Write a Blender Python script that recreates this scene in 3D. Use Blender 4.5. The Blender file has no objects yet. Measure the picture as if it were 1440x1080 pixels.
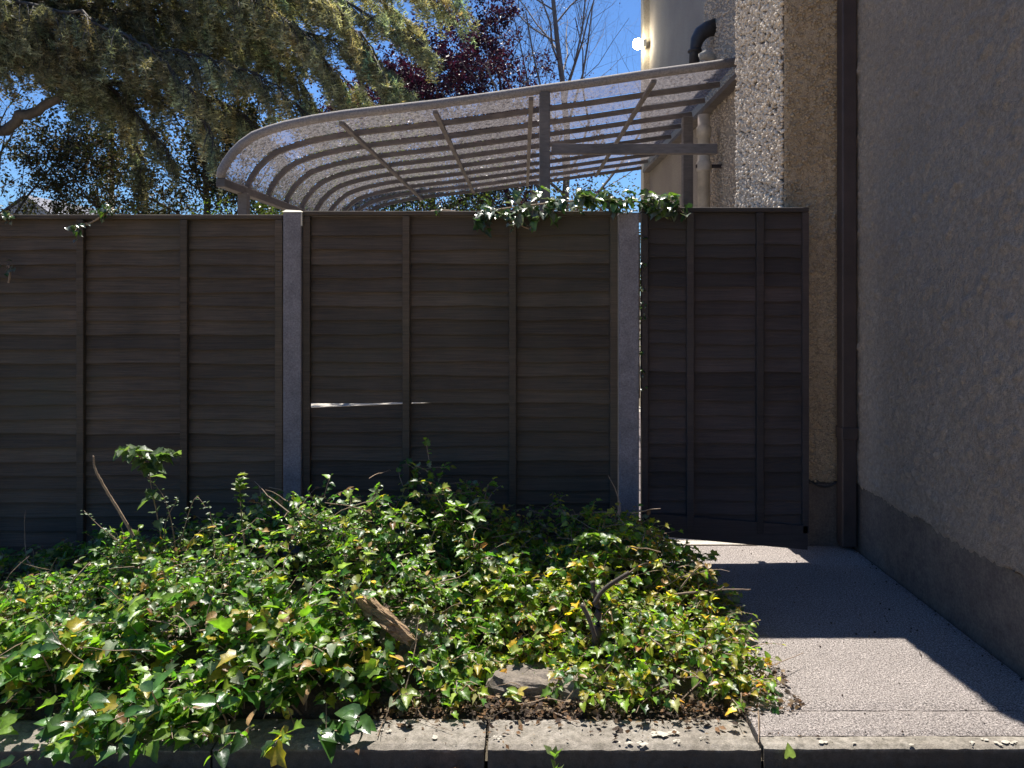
import bpy, math, random
import numpy as np
from mathutils import Vector
random.seed(7); rng = np.random.default_rng(11)
S = bpy.context.scene
C = S.collection
R = math.radians
# ------------------------------------------------------------------ camera, sky, sun
EYE = 1.43
F = 1080.0; HX, HY = 735.0, 415.0          # focal length and vanishing point in photo pixels
cd = bpy.data.cameras.new('camera'); cam = bpy.data.objects.new('camera', cd); C.objects.link(cam)
cam.location = (0, 0, EYE); cam.rotation_euler = (R(90), 0, 0)
cd.sensor_width = 36; cd.lens = 27; cd.shift_x = -(HX-720)/1440; cd.shift_y = -(540-HY)/1440
cd.clip_start = 0.05; cd.clip_end = 2000
S.camera = cam
SUN_EL, SUN_AZ = 64.0, -4.6                 # azimuth from +Y, negative = left
w = bpy.data.worlds.new('World'); S.world = w; w.use_nodes = True
nt = w.node_tree; nt.nodes.clear()
sky = nt.nodes.new('ShaderNodeTexSky'); sky.sky_type = 'NISHITA'; sky.sun_disc = False
sky.sun_elevation = R(SUN_EL); sky.sun_rotation = R(SUN_AZ)
sky.altitude = 0; sky.air_density = 1.0; sky.dust_density = 0.3; sky.ozone_density = 3.0
tint = nt.nodes.new('ShaderNodeMixRGB'); tint.blend_type = 'MULTIPLY'; tint.inputs[0].default_value = 1
tint.inputs[2].default_value = (0.55, 0.80, 1.12, 1)
bg = nt.nodes.new('ShaderNodeBackground'); bg.inputs['Strength'].default_value = 0.064
out = nt.nodes.new('ShaderNodeOutputWorld')
nt.links.new(sky.outputs[0], tint.inputs[1]); nt.links.new(tint.outputs[0], bg.inputs[0]); nt.links.new(bg.outputs[0], out.inputs[0])
sl = bpy.data.lights.new('sun', 'SUN'); sl.energy = 5.0; sl.angle = R(0.53); sl.color = (1.0, 0.95, 0.87)
sun = bpy.data.objects.new('sun', sl); C.objects.link(sun)
e, a = R(SUN_EL), R(SUN_AZ)
sd = Vector((math.sin(a)*math.cos(e), math.cos(a)*math.cos(e), math.sin(e)))
sun.rotation_euler = sd.to_track_quat('Z', 'Y').to_euler(); sun.location = (0, 0, 30)
S.view_settings.view_transform = 'Standard'; S.view_settings.look = 'None'
S.view_settings.exposure = 1.0; S.view_settings.gamma = 1; S.view_settings.use_curve_mapping = False
S.render.engine = 'CYCLES'
S.cycles.max_bounces = 8; S.cycles.transparent_max_bounces = 24

def P(px, py, d):
    "world point seen at photo pixel px,py at depth d"
    return Vector(((px-HX)/F*d, d, EYE+(HY-py)/F*d))

# ------------------------------------------------------------------ materials
def nodes(name):
    m = bpy.data.materials.new(name); m.use_nodes = True
    t = m.node_tree; b = t.nodes['Principled BSDF']
    return m, t, b
def N(t, typ, **kw):
    n = t.nodes.new(typ)
    for k, v in kw.items():
        if k in n.inputs: n.inputs[k].default_value = v
        else: setattr(n, k, v)
    return n
def ramp(t, src, stops):
    r = t.nodes.new('ShaderNodeValToRGB'); cr = r.color_ramp
    while len(cr.elements) < len(stops): cr.elements.new(0.5)
    for el, (p, c) in zip(cr.elements, stops):
        el.position = p; el.color = (*c, 1) if len(c) == 3 else c
    t.links.new(src, r.inputs[0]); return r
def coords(t, scale=(1, 1, 1), obj=False):
    g = t.nodes.new('ShaderNodeTexCoord') if obj else t.nodes.new('ShaderNodeNewGeometry')
    mp = t.nodes.new('ShaderNodeMapping'); mp.inputs['Scale'].default_value = scale
    t.links.new(g.outputs['Object' if obj else 'Position'], mp.inputs[0]); return mp.outputs[0]
def noise(t, co, scale, detail=6, rough=0.6):
    n = N(t, 'ShaderNodeTexNoise', Scale=scale, Detail=detail, Roughness=rough); t.links.new(co, n.inputs['Vector']); return n
def mixc(t, f, a, b, mode='MIX'):
    n = t.nodes.new('ShaderNodeMixRGB'); n.blend_type = mode
    for i, v in enumerate((f, a, b)):
        if hasattr(v, 'type') and not isinstance(v, (tuple, float, int)): t.links.new(v, n.inputs[i])
        else: n.inputs[i].default_value = v if i == 0 else (*v, 1)
    return n.outputs[0]
def bump(t, b, src, dist, strength=1.0):
    n = N(t, 'ShaderNodeBump', Strength=strength, Distance=dist); t.links.new(src, n.inputs['Height']); t.links.new(n.outputs[0], b.inputs['Normal']); return n

def rough_mat(name, c1, c2, c3, sc=30, fine=180, bdist=0.004, rough=0.9, scale=(1, 1, 1), obj=False, patch=2.0, lo=(0.3, 0.6), hi=(0.7, 1.25)):
    m, t, b = nodes(name); co = coords(t, scale, obj)
    n1 = noise(t, co, patch, 5); n2 = noise(t, co, sc, 6, 0.7); n3 = noise(t, co, fine, 4, 0.7)
    col = mixc(t, ramp(t, n1.outputs[0], [(0.35, (0, 0, 0)), (0.65, (1, 1, 1))]).outputs[0], c1, c2)
    col = mixc(t, ramp(t, n2.outputs[0], [(0.42, (0, 0, 0)), (0.68, (1, 1, 1))]).outputs[0], col, c3)
    sp = ramp(t, n3.outputs[0], [(lo[0], (lo[1],)*3), (hi[0], (hi[1],)*3)])
    col = mixc(t, 1.0, col, sp.outputs[0], 'MULTIPLY')
    t.links.new(col, b.inputs['Base Color']); b.inputs['Roughness'].default_value = rough
    ad = t.nodes.new('ShaderNodeMath'); ad.operation = 'ADD'
    t.links.new(n2.outputs[0], ad.inputs[0]); t.links.new(n3.outputs[0], ad.inputs[1])
    bump(t, b, ad.outputs[0], bdist)
    return m

def wood_mat(name, c1, c2, grain=(4, 90, 170), rough=0.8, bd=0.002, rand=0.35, moss=None):
    m, t, b = nodes(name); co = coords(t, grain)
    oi = t.nodes.new('ShaderNodeObjectInfo')
    n = noise(t, co, 1.0, 6, 0.65)
    col = mixc(t, ramp(t, n.outputs[0], [(0.3, (0, 0, 0)), (0.7, (1, 1, 1))]).outputs[0], c1, c2)
    co2 = coords(t, (1, 1, 1)); n2 = noise(t, co2, 2.3, 5)
    st = ramp(t, n2.outputs[0], [(0.3, (0.65, 0.65, 0.62)), (0.7, (1.2, 1.15, 1.1))])
    col = mixc(t, 1.0, col, st.outputs[0], 'MULTIPLY')
    if moss:
        n4 = noise(t, co2, 1.1, 6)
        col = mixc(t, ramp(t, n4.outputs[0], [(0.45, (0, 0, 0)), (0.7, (0.6, 0.6, 0.6))]).outputs[0], col, moss)
    mr = N(t, 'ShaderNodeMapRange'); mr.inputs['To Min'].default_value = 1-rand; mr.inputs['To Max'].default_value = 1+rand
    t.links.new(oi.outputs['Random'], mr.inputs[0])
    hs = t.nodes.new('ShaderNodeHueSaturation'); t.links.new(mr.outputs[0], hs.inputs['Value']); t.links.new(col, hs.inputs['Color'])
    t.links.new(hs.outputs[0], b.inputs['Base Color']); b.inputs['Roughness'].default_value = rough
    bump(t, b, n.outputs[0], bd)
    return m

def leaf_mat(name, trans=0.4, rough=0.36, spec=0.42, gain=(1.5, 1.7, 0.7), veins=True):
    m, t, b = nodes(name)
    at = t.nodes.new('ShaderNodeAttribute'); at.attribute_name = 'Col'
    co = coords(t); n = noise(t, co, 60, 4)
    v = ramp(t, n.outputs[0], [(0.3, (0.7, 0.7, 0.7)), (0.7, (1.25, 1.25, 1.2))])
    col = mixc(t, 1.0, at.outputs['Color'], v.outputs[0], 'MULTIPLY')
    t.links.new(col, b.inputs['Base Color']); b.inputs['Roughness'].default_value = rough
    b.inputs['Specular IOR Level'].default_value = spec
    tr = t.nodes.new('ShaderNodeBsdfTranslucent')
    tc = mixc(t, 1.0, col, gain, 'MULTIPLY'); t.links.new(tc, tr.inputs[0])
    mx = t.nodes.new('ShaderNodeMixShader'); mx.inputs[0].default_value = trans
    t.links.new(b.outputs[0], mx.inputs[1]); t.links.new(tr.outputs[0], mx.inputs[2])
    t.links.new(mx.outputs[0], t.nodes['Material Output'].inputs[0])
    if veins: bump(t, b, n.outputs[0], 0.0015)
    return m

def flat_mat(name, c, rough=0.5, metal=0.0, var=0.25, sc=12):
    m, t, b = nodes(name); co = coords(t); n = noise(t, co, sc, 6)
    v = ramp(t, n.outputs[0], [(0.3, (1-var,)*3), (0.7, (1+var,)*3)])
    t.links.new(mixc(t, 1.0, c, v.outputs[0], 'MULTIPLY'), b.inputs['Base Color'])
    b.inputs['Roughness'].default_value = rough; b.inputs['Metallic'].default_value = metal
    bump(t, b, n.outputs[0], 0.001)
    return m

M = {}
M['render'] = rough_mat('wall_render', (0.45, 0.365, 0.285), (0.55, 0.45, 0.355), (0.31, 0.25, 0.195), sc=60, fine=120, bdist=0.012, patch=1.4)
M['plinth'] = rough_mat('wall_plinth', (0.13, 0.105, 0.085), (0.18, 0.145, 0.115), (0.10, 0.08, 0.07), sc=14, fine=90, bdist=0.0015)
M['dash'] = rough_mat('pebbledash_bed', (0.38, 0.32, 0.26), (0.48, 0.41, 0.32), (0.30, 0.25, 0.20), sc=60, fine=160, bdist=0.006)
M['dashbounce'] = rough_mat('pebbledash_bounce', (0.52, 0.40, 0.26), (0.60, 0.48, 0.33), (0.40, 0.30, 0.20), sc=60, fine=160, bdist=0.006)  # warm bounced light put into the colour of the camera-facing wall
M['dashshade'] = rough_mat('pebbledash_shade', (0.20, 0.165, 0.13), (0.26, 0.21, 0.165), (0.14, 0.115, 0.09), sc=60, fine=160, bdist=0.006)  # shade between the pebbles put into a darker bed colour
M['pebble'] = rough_mat('pebble_stone', (0.72, 0.60, 0.46), (0.80, 0.69, 0.55), (0.52, 0.43, 0.33), sc=25, fine=150, bdist=0.001)
M['smooth'] = rough_mat('smooth_render', (0.50, 0.43, 0.32), (0.58, 0.50, 0.38), (0.46, 0.40, 0.30), sc=9, fine=80, bdist=0.001)
M['path'] = rough_mat('path_concrete', (0.38, 0.335, 0.31), (0.46, 0.405, 0.375), (0.20, 0.17, 0.155), sc=100, fine=190, bdist=0.012, patch=2.2, lo=(.40, .35), hi=(.60, 1.75))
M['bounce_patio'] = rough_mat('bounce_sandstone', (0.50, 0.37, 0.25), (0.56, 0.43, 0.29), (0.42, 0.32, 0.21), sc=12, fine=90, bdist=0.002)
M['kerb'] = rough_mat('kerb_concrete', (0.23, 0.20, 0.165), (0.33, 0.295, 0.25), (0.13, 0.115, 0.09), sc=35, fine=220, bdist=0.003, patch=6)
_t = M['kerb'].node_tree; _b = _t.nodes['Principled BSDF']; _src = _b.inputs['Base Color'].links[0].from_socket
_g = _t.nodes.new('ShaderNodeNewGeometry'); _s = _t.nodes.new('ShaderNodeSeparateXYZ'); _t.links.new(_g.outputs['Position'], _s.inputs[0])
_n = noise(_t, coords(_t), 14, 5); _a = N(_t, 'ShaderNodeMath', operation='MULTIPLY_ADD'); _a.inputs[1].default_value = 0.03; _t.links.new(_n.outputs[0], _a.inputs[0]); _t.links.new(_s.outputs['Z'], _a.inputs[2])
_r = ramp(_t, _a.outputs[0], [(0.0, (.75, .75, .75)), (0.012, (0, 0, 0))]); _t.links.new(mixc(_t, _r.outputs[0], _src, (0.055, 0.043, 0.032)), _b.inputs['Base Color'])  # shade of the kerb face put into the colour below its top edge
M['drive'] = rough_mat('drive_concrete', (0.46, 0.42, 0.36), (0.52, 0.47, 0.40), (0.38, 0.34, 0.29), sc=20, fine=120, bdist=0.002)
M['soil'] = rough_mat('bed_soil', (0.05, 0.035, 0.025), (0.075, 0.055, 0.04), (0.10, 0.07, 0.05), sc=30, fine=120, bdist=0.012)
M['ground'] = rough_mat('garden_ground', (0.09, 0.07, 0.045), (0.12, 0.095, 0.06), (0.06, 0.05, 0.03), sc=20, fine=90, bdist=0.01)
M['fence'] = wood_mat('fence_wood', (0.046, 0.034, 0.023), (0.115, 0.085, 0.060), moss=(0.055, 0.056, 0.036), rand=.28)
M['gate'] = wood_mat('gate_wood', (0.034, 0.024, 0.023), (0.066, 0.049, 0.046), moss=(0.035, 0.035, 0.03))
M['post'] = rough_mat('post_concrete', (0.21, 0.195, 0.205), (0.255, 0.235, 0.25), (0.17, 0.155, 0.165), sc=12, fine=120, bdist=0.0012)
M['cap'] = flat_mat('post_cap', (0.55, 0.50, 0.40), 0.7)
M['canopy'] = wood_mat('canopy_timber', (0.13, 0.115, 0.105), (0.21, 0.185, 0.17), grain=(12, 12, 50), rand=0.15)
M['tube'] = rough_mat('canopy_front_tube', (0.30, 0.27, 0.25), (0.38, 0.34, 0.31), (0.20, 0.18, 0.17), sc=60, fine=200, bdist=0.002)
M['pipe_dark'] = flat_mat('dark_pipe', (0.05, 0.035, 0.032), 0.55)
M['flue'] = flat_mat('flue_pipe', (0.035, 0.03, 0.03), 0.5, sc=40)
M['pipe_cream'] = flat_mat('soil_pipe', (0.52, 0.46, 0.37), 0.5)
M['bark'] = wood_mat('tree_bark', (0.045, 0.036, 0.028), (0.10, 0.08, 0.062), grain=(14, 14, 3), bd=0.01, rand=0.1)
M['barklight'] = wood_mat('birch_bark', (0.13, 0.11, 0.11), (0.24, 0.21, 0.20), grain=(14, 14, 3), bd=0.01, rand=0.1)
M['twig'] = wood_mat('dry_twig', (0.20, 0.14, 0.10), (0.36, 0.27, 0.19), grain=(60, 60, 60), rand=0.2)
M['barkchunk'] = wood_mat('bark_chunk', (0.12, 0.075, 0.04), (0.42, 0.29, 0.17), grain=(30, 110, 110), bd=0.008, rand=0.05)
M['stone'] = rough_mat('flat_stone', (0.20, 0.165, 0.135), (0.27, 0.225, 0.185), (0.12, 0.10, 0.08), sc=25, fine=120, bdist=0.004)
M['leaf'] = leaf_mat('ivy_leaf', trans=0.45, gain=(2.0, 2.3, 0.7))
M['gloss'] = leaf_mat('glossy_leaf', trans=0.3, rough=0.3, spec=0.7)
M['dry'] = leaf_mat('dead_leaf', trans=0.25, rough=0.7, spec=0.2, gain=(1.3, 1.1, 0.8))
M['needle'] = leaf_mat('cedar_needle', trans=0.35, rough=0.6, spec=0.3, gain=(1.4, 1.35, 0.7), veins=False)
M['purple'] = leaf_mat('purple_leaf', trans=0.3, rough=0.5, spec=0.3, gain=(1.6, 0.8, 1.0), veins=False)
M['slate'] = flat_mat('slate_roof', (0.13, 0.13, 0.16), 0.7)
M['housewall'] = flat_mat('far_house_wall', (0.45, 0.43, 0.42), 0.9)
M['lichen'] = flat_mat('lichen_patch', (0.40, 0.37, 0.31), 0.95, sc=120)
M['black'] = flat_mat('cable_black', (0.03, 0.028, 0.028), 0.6)
M['fire'] = flat_mat('lamp_metal', (0.5, 0.5, 0.5), 0.4, 0.8)
# dirty translucent glazing
m, t, b = nodes('canopy_glazing'); co = coords(t)
n1 = noise(t, co, 38, 8, 0.75); n2 = noise(t, co, 2.5, 4)
b.inputs['Base Color'].default_value = (0.40, 0.385, 0.375, 1); b.inputs['Roughness'].default_value = 0.35
trl = t.nodes.new('ShaderNodeBsdfTranslucent'); trl.inputs[0].default_value = (0.44, 0.42, 0.405, 1)
tp = t.nodes.new('ShaderNodeBsdfTransparent'); tp.inputs[0].default_value = (0.74, 0.71, 0.75, 1)
mx1 = t.nodes.new('ShaderNodeMixShader'); mx1.inputs[0].default_value = 0.55
t.links.new(b.outputs[0], mx1.inputs[1]); t.links.new(trl.outputs[0], mx1.inputs[2])
mu = t.nodes.new('ShaderNodeMath'); mu.operation = 'MULTIPLY_ADD'; mu.inputs[1].default_value = 0.75; mu.inputs[2].default_value = -0.02
t.links.new(n1.outputs[0], mu.inputs[0])
dr = ramp(t, mu.outputs[0], [(0.30, (0.04, 0.04, 0.04)), (0.44, (0.5, 0.5, 0.5))])
mx2 = t.nodes.new('ShaderNodeMixShader'); t.links.new(dr.outputs[0], mx2.inputs[0])
t.links.new(tp.outputs[0], mx2.inputs[1]); t.links.new(mx1.outputs[0], mx2.inputs[2])
t.links.new(mx2.outputs[0], t.nodes['Material Output'].inputs[0]); bump(t, b, n1.outputs[0], 0.001); M['glazing'] = m
m, t, b = nodes('lamp_bulb'); em = t.nodes.new('ShaderNodeEmission'); em.inputs[0].default_value = (1, 0.93, 0.74, 1); em.inputs[1].default_value = 50
t.links.new(em.outputs[0], t.nodes['Material Output'].inputs[0]); M['bulb'] = m

# ------------------------------------------------------------------ object helpers
def tag(o, label=None, cat=None, group=None, kind=None):
    if label: o['label'] = label
    if cat: o['category'] = cat
    if group: o['group'] = group
    if kind: o['kind'] = kind
    return o
def empty(name, loc, label, cat, group=None):
    o = bpy.data.objects.new(name, None); C.objects.link(o); o.location = loc; o.empty_display_size = 0.1
    return tag(o, label, cat, group)
def link(name, me, parent=None, loc=None, kind=None):
    o = bpy.data.objects.new(name, me); C.objects.link(o)
    if parent is not None:
        o.parent = parent
        if loc is None: o.location = tuple(-v for v in wloc(parent))   # mesh written in world coordinates
        else: o.location = loc
    elif loc is not None: o.location = loc
    if kind: o['kind'] = kind
    return o
def wloc(o):
    v = Vector((0, 0, 0))
    while o is not None: v = v + o.location; o = o.parent
    return v
def copy_tree(root, loc, label, shift=None):
    r = root.copy(); C.objects.link(r); r.location = loc; r['label'] = label
    for ch in list(root.children):
        c = ch.copy(); C.objects.link(c); c.parent = r
    return r

class MB:
    def __init__(s): s.v = []; s.f = []; s.c = []; s.n = 0; s.colored = False
    def add(s, v, f, col=None):
        v = np.asarray(v, float).reshape(-1, 3)
        s.v.append(v)
        for q in f: s.f.append(tuple(i+s.n for i in q))
        s.c.append(np.tile(col if col is not None else (1, 1, 1), (len(v), 1)) if np.ndim(col) < 2 else col)
        s.n += len(v)
        return s
    def box(s, a, b):
        x0, y0, z0 = a; x1, y1, z1 = b
        return s.add([(x0,y0,z0),(x1,y0,z0),(x1,y1,z0),(x0,y1,z0),(x0,y0,z1),(x1,y0,z1),(x1,y1,z1),(x0,y1,z1)],
              [(3,2,1,0),(4,5,6,7),(0,1,5,4),(1,2,6,5),(2,3,7,6),(3,0,4,7)])
    def tube(s, pts, rad, n=6, col=None, cap=True):
        pts = [Vector(p) for p in pts]; k = len(pts)
        if np.isscalar(rad): rad = [rad]*k
        vs = []; up = Vector((0.13, 0.21, 0.97))
        for i, p in enumerate(pts):
            d = (pts[min(i+1, k-1)]-pts[max(i-1, 0)])
            if d.length < 1e-9: d = Vector((0, 0, 1))
            d.normalize(); x = d.cross(up)
            if x.length < 0.05: x = d.cross(Vector((1, 0, 0)))
            x.normalize(); y = x.cross(d)
            for j in range(n):
                an = 2*math.pi*j/n; vs.append(p+(x*math.cos(an)+y*math.sin(an))*rad[i])
        fs = []
        for i in range(k-1):
            for j in range(n):
                a_, b_ = i*n+j, i*n+(j+1) % n
                fs.append((a_, b_, b_+n, a_+n))
        if cap: fs.append(tuple(range(n-1, -1, -1))); fs.append(tuple(range((k-1)*n, k*n)))
        return s.add([tuple(v) for v in vs], fs, col)
    def bar(s, pts, wy, hz):
        "rectangular bar following points in an xz plane (wy = width along y, hz = depth)"
        k = len(pts); vs = []
        for i, p in enumerate(pts):
            d = Vector(pts[min(i+1, k-1)])-Vector(pts[max(i-1, 0)]); d.normalize()
            nrm = Vector((-d.z, 0, d.x)); y = Vector((0, 1, 0)); p = Vector(p)
            for (u, v_) in ((-1, 0), (1, 0), (1, -1), (-1, -1)): vs.append(p+y*u*wy/2+nrm*v_*hz)
        fs = []
        for i in range(k-1):
            for j in range(4):
                a_, b_ = i*4+j, i*4+(j+1) % 4; fs.append((a_, a_+4, b_+4, b_))
        fs.append((0, 1, 2, 3)); fs.append(((k-1)*4+3, (k-1)*4+2, (k-1)*4+1, (k-1)*4))
        return s.add([tuple(v) for v in vs], fs)
    def mesh(s, name, mat, smooth=False):
        me = bpy.data.meshes.new(name)
        if s.n:
            V_ = np.vstack(s.v); me.from_pydata(V_.tolist(), [], s.f)
            ca = me.color_attributes.new('Col', 'FLOAT_COLOR', 'POINT')
            cc = np.ones((s.n, 4), np.float32); cc[:, :3] = np.vstack(s.c); ca.data.foreach_set('color', cc.ravel())
            if smooth: me.polygons.foreach_set('use_smooth', [True]*len(me.polygons))
        me.materials.append(mat); me.update(); return me
    def obj(s, name, mat, parent=None, loc=None, smooth=False, kind=None):
        return link(name, s.mesh(name, mat, smooth), parent, loc, kind)

def bevel(o, w_=0.004, seg=2):
    md = o.modifiers.new('bevel', 'BEVEL'); md.width = w_; md.segments = seg; md.limit_method = 'ANGLE'; return o

def scatter_mesh(name, tv, tf, pos, mats, cols, mat, smooth=False):
    "one mesh of many copies of a small template: tv (k,3), tf (m,3) triangles, mats (n,3,3) columns x,y,z times scale"
    n = len(pos); k = len(tv); tv = np.asarray(tv, float); tf = np.asarray(tf, np.int64)
    V_ = np.einsum('nij,kj->nki', mats, tv)+pos[:, None, :]
    Fc = (tf[None]+(np.arange(n)*k)[:, None, None]).reshape(-1, 3)
    me = bpy.data.meshes.new(name)
    me.vertices.add(n*k); me.vertices.foreach_set('co', V_.astype(np.float32).ravel())
    nf = len(Fc); me.loops.add(nf*3); me.loops.foreach_set('vertex_index', Fc.astype(np.int32).ravel())
    me.polygons.add(nf); me.polygons.foreach_set('loop_start', np.arange(0, nf*3, 3, dtype=np.int32))
    if smooth: me.polygons.foreach_set('use_smooth', np.ones(nf, dtype=bool))
    ca = me.color_attributes.new('Col', 'FLOAT_COLOR', 'POINT')
    cc = np.ones((n*k, 4), np.float32); cc[:, :3] = np.repeat(cols, k, axis=0)*np.tile(tone(k) if 5 < k < 25 and mat.name != 'cedar_needle' and not mat.name.startswith('pebble') else np.ones((k, 1)), (n, 1)); ca.data.foreach_set('color', cc.ravel())
    me.update(calc_edges=True); me.materials.append(mat); return me
def unit(a_): return a_/np.maximum(np.linalg.norm(a_, axis=-1, keepdims=True), 1e-9)
def frames(tdir, nrm, scale):
    y = unit(tdir); x = unit(np.cross(y, nrm)); z = np.cross(x, y)
    return np.stack([x, y, z], axis=2)*scale[:, None, None]

# leaf templates: base at origin, tip along +Y, face up +Z
def fan(outline, fold=0.15, curl=0.12):
    v = [(0, 0.38, -0.02)]
    for x, y in outline: v.append((x, y, abs(x)*fold*2-curl*(y**2)))
    k = len(outline); f = [(0, i+1, (i+1) % k+1) for i in range(k)]
    return np.array(v), np.array(f)
IVY = fan([(0, 0), (0.28, -0.10), (0.46, 0.16), (0.33, 0.36), (0.40, 0.62), (0.18, 0.66), (0, 1.0), (-0.18, 0.66), (-0.40, 0.62), (-0.33, 0.36), (-0.46, 0.16), (-0.28, -0.10)], .26, .25)
HEART = fan([(0, 0.02), (0.24, -0.06), (0.40, 0.15), (0.38, 0.42), (0.22, 0.74), (0, 1.0), (-0.22, 0.74), (-0.38, 0.42), (-0.40, 0.15), (-0.24, -0.06)], 0.24, .3)
OVAL = fan([(0, 0), (0.20, 0.14), (0.29, 0.38), (0.25, 0.65), (0.12, 0.88), (0, 1.0), (-0.12, 0.88), (-0.25, 0.65), (-0.29, 0.38), (-0.20, 0.14)], 0.22)
JAG = fan([(0, 0), (0.22, 0.02), (0.26, 0.18), (0.40, 0.22), (0.32, 0.42), (0.36, 0.58), (0.20, 0.70), (0.14, 0.86), (0, 1.0), (-0.14, 0.86), (-0.20, 0.70), (-0.36, 0.58), (-0.32, 0.42), (-0.40, 0.22), (-0.26, 0.18), (-0.22, 0.02)], 0.28, .3)
TINY = (np.array([(0, 0, 0), (0.28, 0.5, 0.05), (0, 1, -0.03), (-0.28, 0.5, 0.05)]), np.array([(0, 1, 2), (0, 2, 3)]))

def tone(k):
    w_ = np.full((k, 1), .92)
    if k > 5: w_[0] = 1.35; w_[1::3] = .82
    return w_
def leaf_obj_mesh(tpl, col, mat, name='leaf'):
    m_ = MB(); m_.add(tpl[0], [tuple(f) for f in tpl[1]], np.asarray(col)[None]*tone(len(tpl[0]))); return m_.mesh(name, mat, True)
def place_leaf(me, pos, tdir, nrm, s, parent, name='leaf'):
    from mathutils import Matrix
    y = Vector(tdir).normalized(); x = y.cross(Vector(nrm))
    if x.length < 1e-4: x = Vector((1, 0, 0))
    x.normalize(); z = x.cross(y)
    o = bpy.data.objects.new(name, me); C.objects.link(o); o.parent = parent
    mt = Matrix((x, y, z)).transposed()
    o.rotation_euler = mt.to_euler(); o.scale = (s, s, s); o.location = Vector(pos)-wloc(parent)
    return o
GREENS = [(.12,.20,.02),(.10,.17,.02),(.16,.22,.03),(.08,.15,.02),(0.040, 0.11, 0.022), (0.060, 0.145, 0.028), (0.09, 0.18, 0.030), (0.055, 0.12, 0.040), (0.14, 0.23, 0.035), (0.03, 0.07, 0.025), (0.13, 0.17, 0.09), (.18,.21,.14)]
YELLOWS = [(0.30, 0.30, 0.05), (0.42, 0.33, 0.05), (0.22, 0.26, 0.05)]
BROWNS = [(0.22, 0.12, 0.05), (0.16, 0.08, 0.035), (0.32, 0.20, 0.10)]
def pick_cols(n, py=0.06, pb=0.03, greens=GREENS):
    g = np.array(greens)[rng.integers(0, len(greens), n)]
    u = rng.random(n); Y = np.array(YELLOWS)[rng.integers(0, 3, n)]; B = np.array(BROWNS)[rng.integers(0, 3, n)]
    g = np.where((u < py)[:, None], Y, g); g = np.where(((u >= py) & (u < py+pb))[:, None], B, g)
    return g*rng.uniform(0.85, 1.6, (n, 1))

# ------------------------------------------------------------------ ground, path, kerb
FY = 4.17            # fence line
FT = 1.90            # fence top
g = MB(); g.add([(-400, -400, -0.085), (400, -400, -0.085), (400, 2.44, -0.085), (-400, 2.44, -0.085)], [(0, 1, 2, 3)])
g.add([(-400, 2.44, -0.05), (-0.0, 2.44, -0.05), (400, 2.44, -0.05), (400, 4.0, -0.05), (-400, 4.0, -0.05)], [(0, 1, 2, 3, 4)])
g.add([(-400, 4.0, -0.012), (400, 4.0, -0.012), (400, 900, -0.012), (-400, 900, -0.012)], [(0, 1, 2, 3)])
g.obj('ground', M['ground'], kind='structure')
pt = MB(); pt.box((-9, -12, -0.2), (1.87, 1.3, -0.06)); pt.obj('bounce_patio', M['bounce_patio'], kind='structure')  # unseen paving added behind the camera to bounce warm light forward
# neighbour's drive and the strip under the gate
dv = MB(); dv.box((-14, 4.405, -0.05), (1.50, 13.5, 0.0)); dv.box((-14, FY-0.05, -0.05), (0.76, 4.40, -0.004)); dv.obj('driveway', M['drive'], kind='structure')
# path: a main slab and a front strip with a narrow joint between
path = empty('path', (1.2, 3.2, 0), None, None); path['kind'] = 'structure'
def slab(x0, x1, y0, y1, top, name, mat, parent, nx=24, ny=24, amp=0.0012, bot=-0.09, jit=0.0):
    s = MB(); V_ = []; f = []
    for j in range(ny+1):
        for i in range(nx+1):
            x = x0+(x1-x0)*i/nx; y = y0+(y1-y0)*j/ny
            edge = i in (0, nx) or j in (0, ny)
            z = top+random.uniform(-amp, amp)-(0.006 if edge else 0)
            if j == 0: y += random.uniform(-jit, jit*0.3)
            if i in (0, nx) and jit: x += random.uniform(-jit, jit)*0.5
            V_.append((x, y, z))
    W = nx+1
    for j in range(ny):
        for i in range(nx): f.append((j*W+i, j*W+i+1, (j+1)*W+i+1, (j+1)*W+i))
    ring = [i for i in range(nx+1)]+[j*W+nx for j in range(1, ny+1)]+[ny*W+i for i in range(nx-1, -1, -1)]+[j*W for j in range(ny-1, 0, -1)]
    b0 = len(V_)
    for r_ in ring: V_.append((V_[r_][0], V_[r_][1], bot))
    L = len(ring)
    for k in range(L): f.append((ring[(k+1) % L], ring[k], b0+k, b0+(k+1) % L))
    s.add(V_, f); return s.obj(name, mat, parent, smooth=False)
slab(0.768, 1.872, 2.655, 4.398, 0.0, 'slab', M['path'], path, 30, 40)
slab(0.768, 1.872, 2.50, 2.648, 0.001, 'slab', M['path'], path, 30, 6)
kerb = empty('kerb', (0, 2.5, 0), None, None); kerb['kind'] = 'structure'
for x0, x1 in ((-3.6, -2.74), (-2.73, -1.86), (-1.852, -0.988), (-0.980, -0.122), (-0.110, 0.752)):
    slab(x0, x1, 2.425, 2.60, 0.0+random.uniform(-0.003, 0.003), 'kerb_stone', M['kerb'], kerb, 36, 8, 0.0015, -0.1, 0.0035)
slab(0.764, 1.862, 2.425, 2.493, 0.003, 'kerb_stone', M['kerb'], kerb, 40, 4, 0.0015, -0.1, 0.0035)
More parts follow.
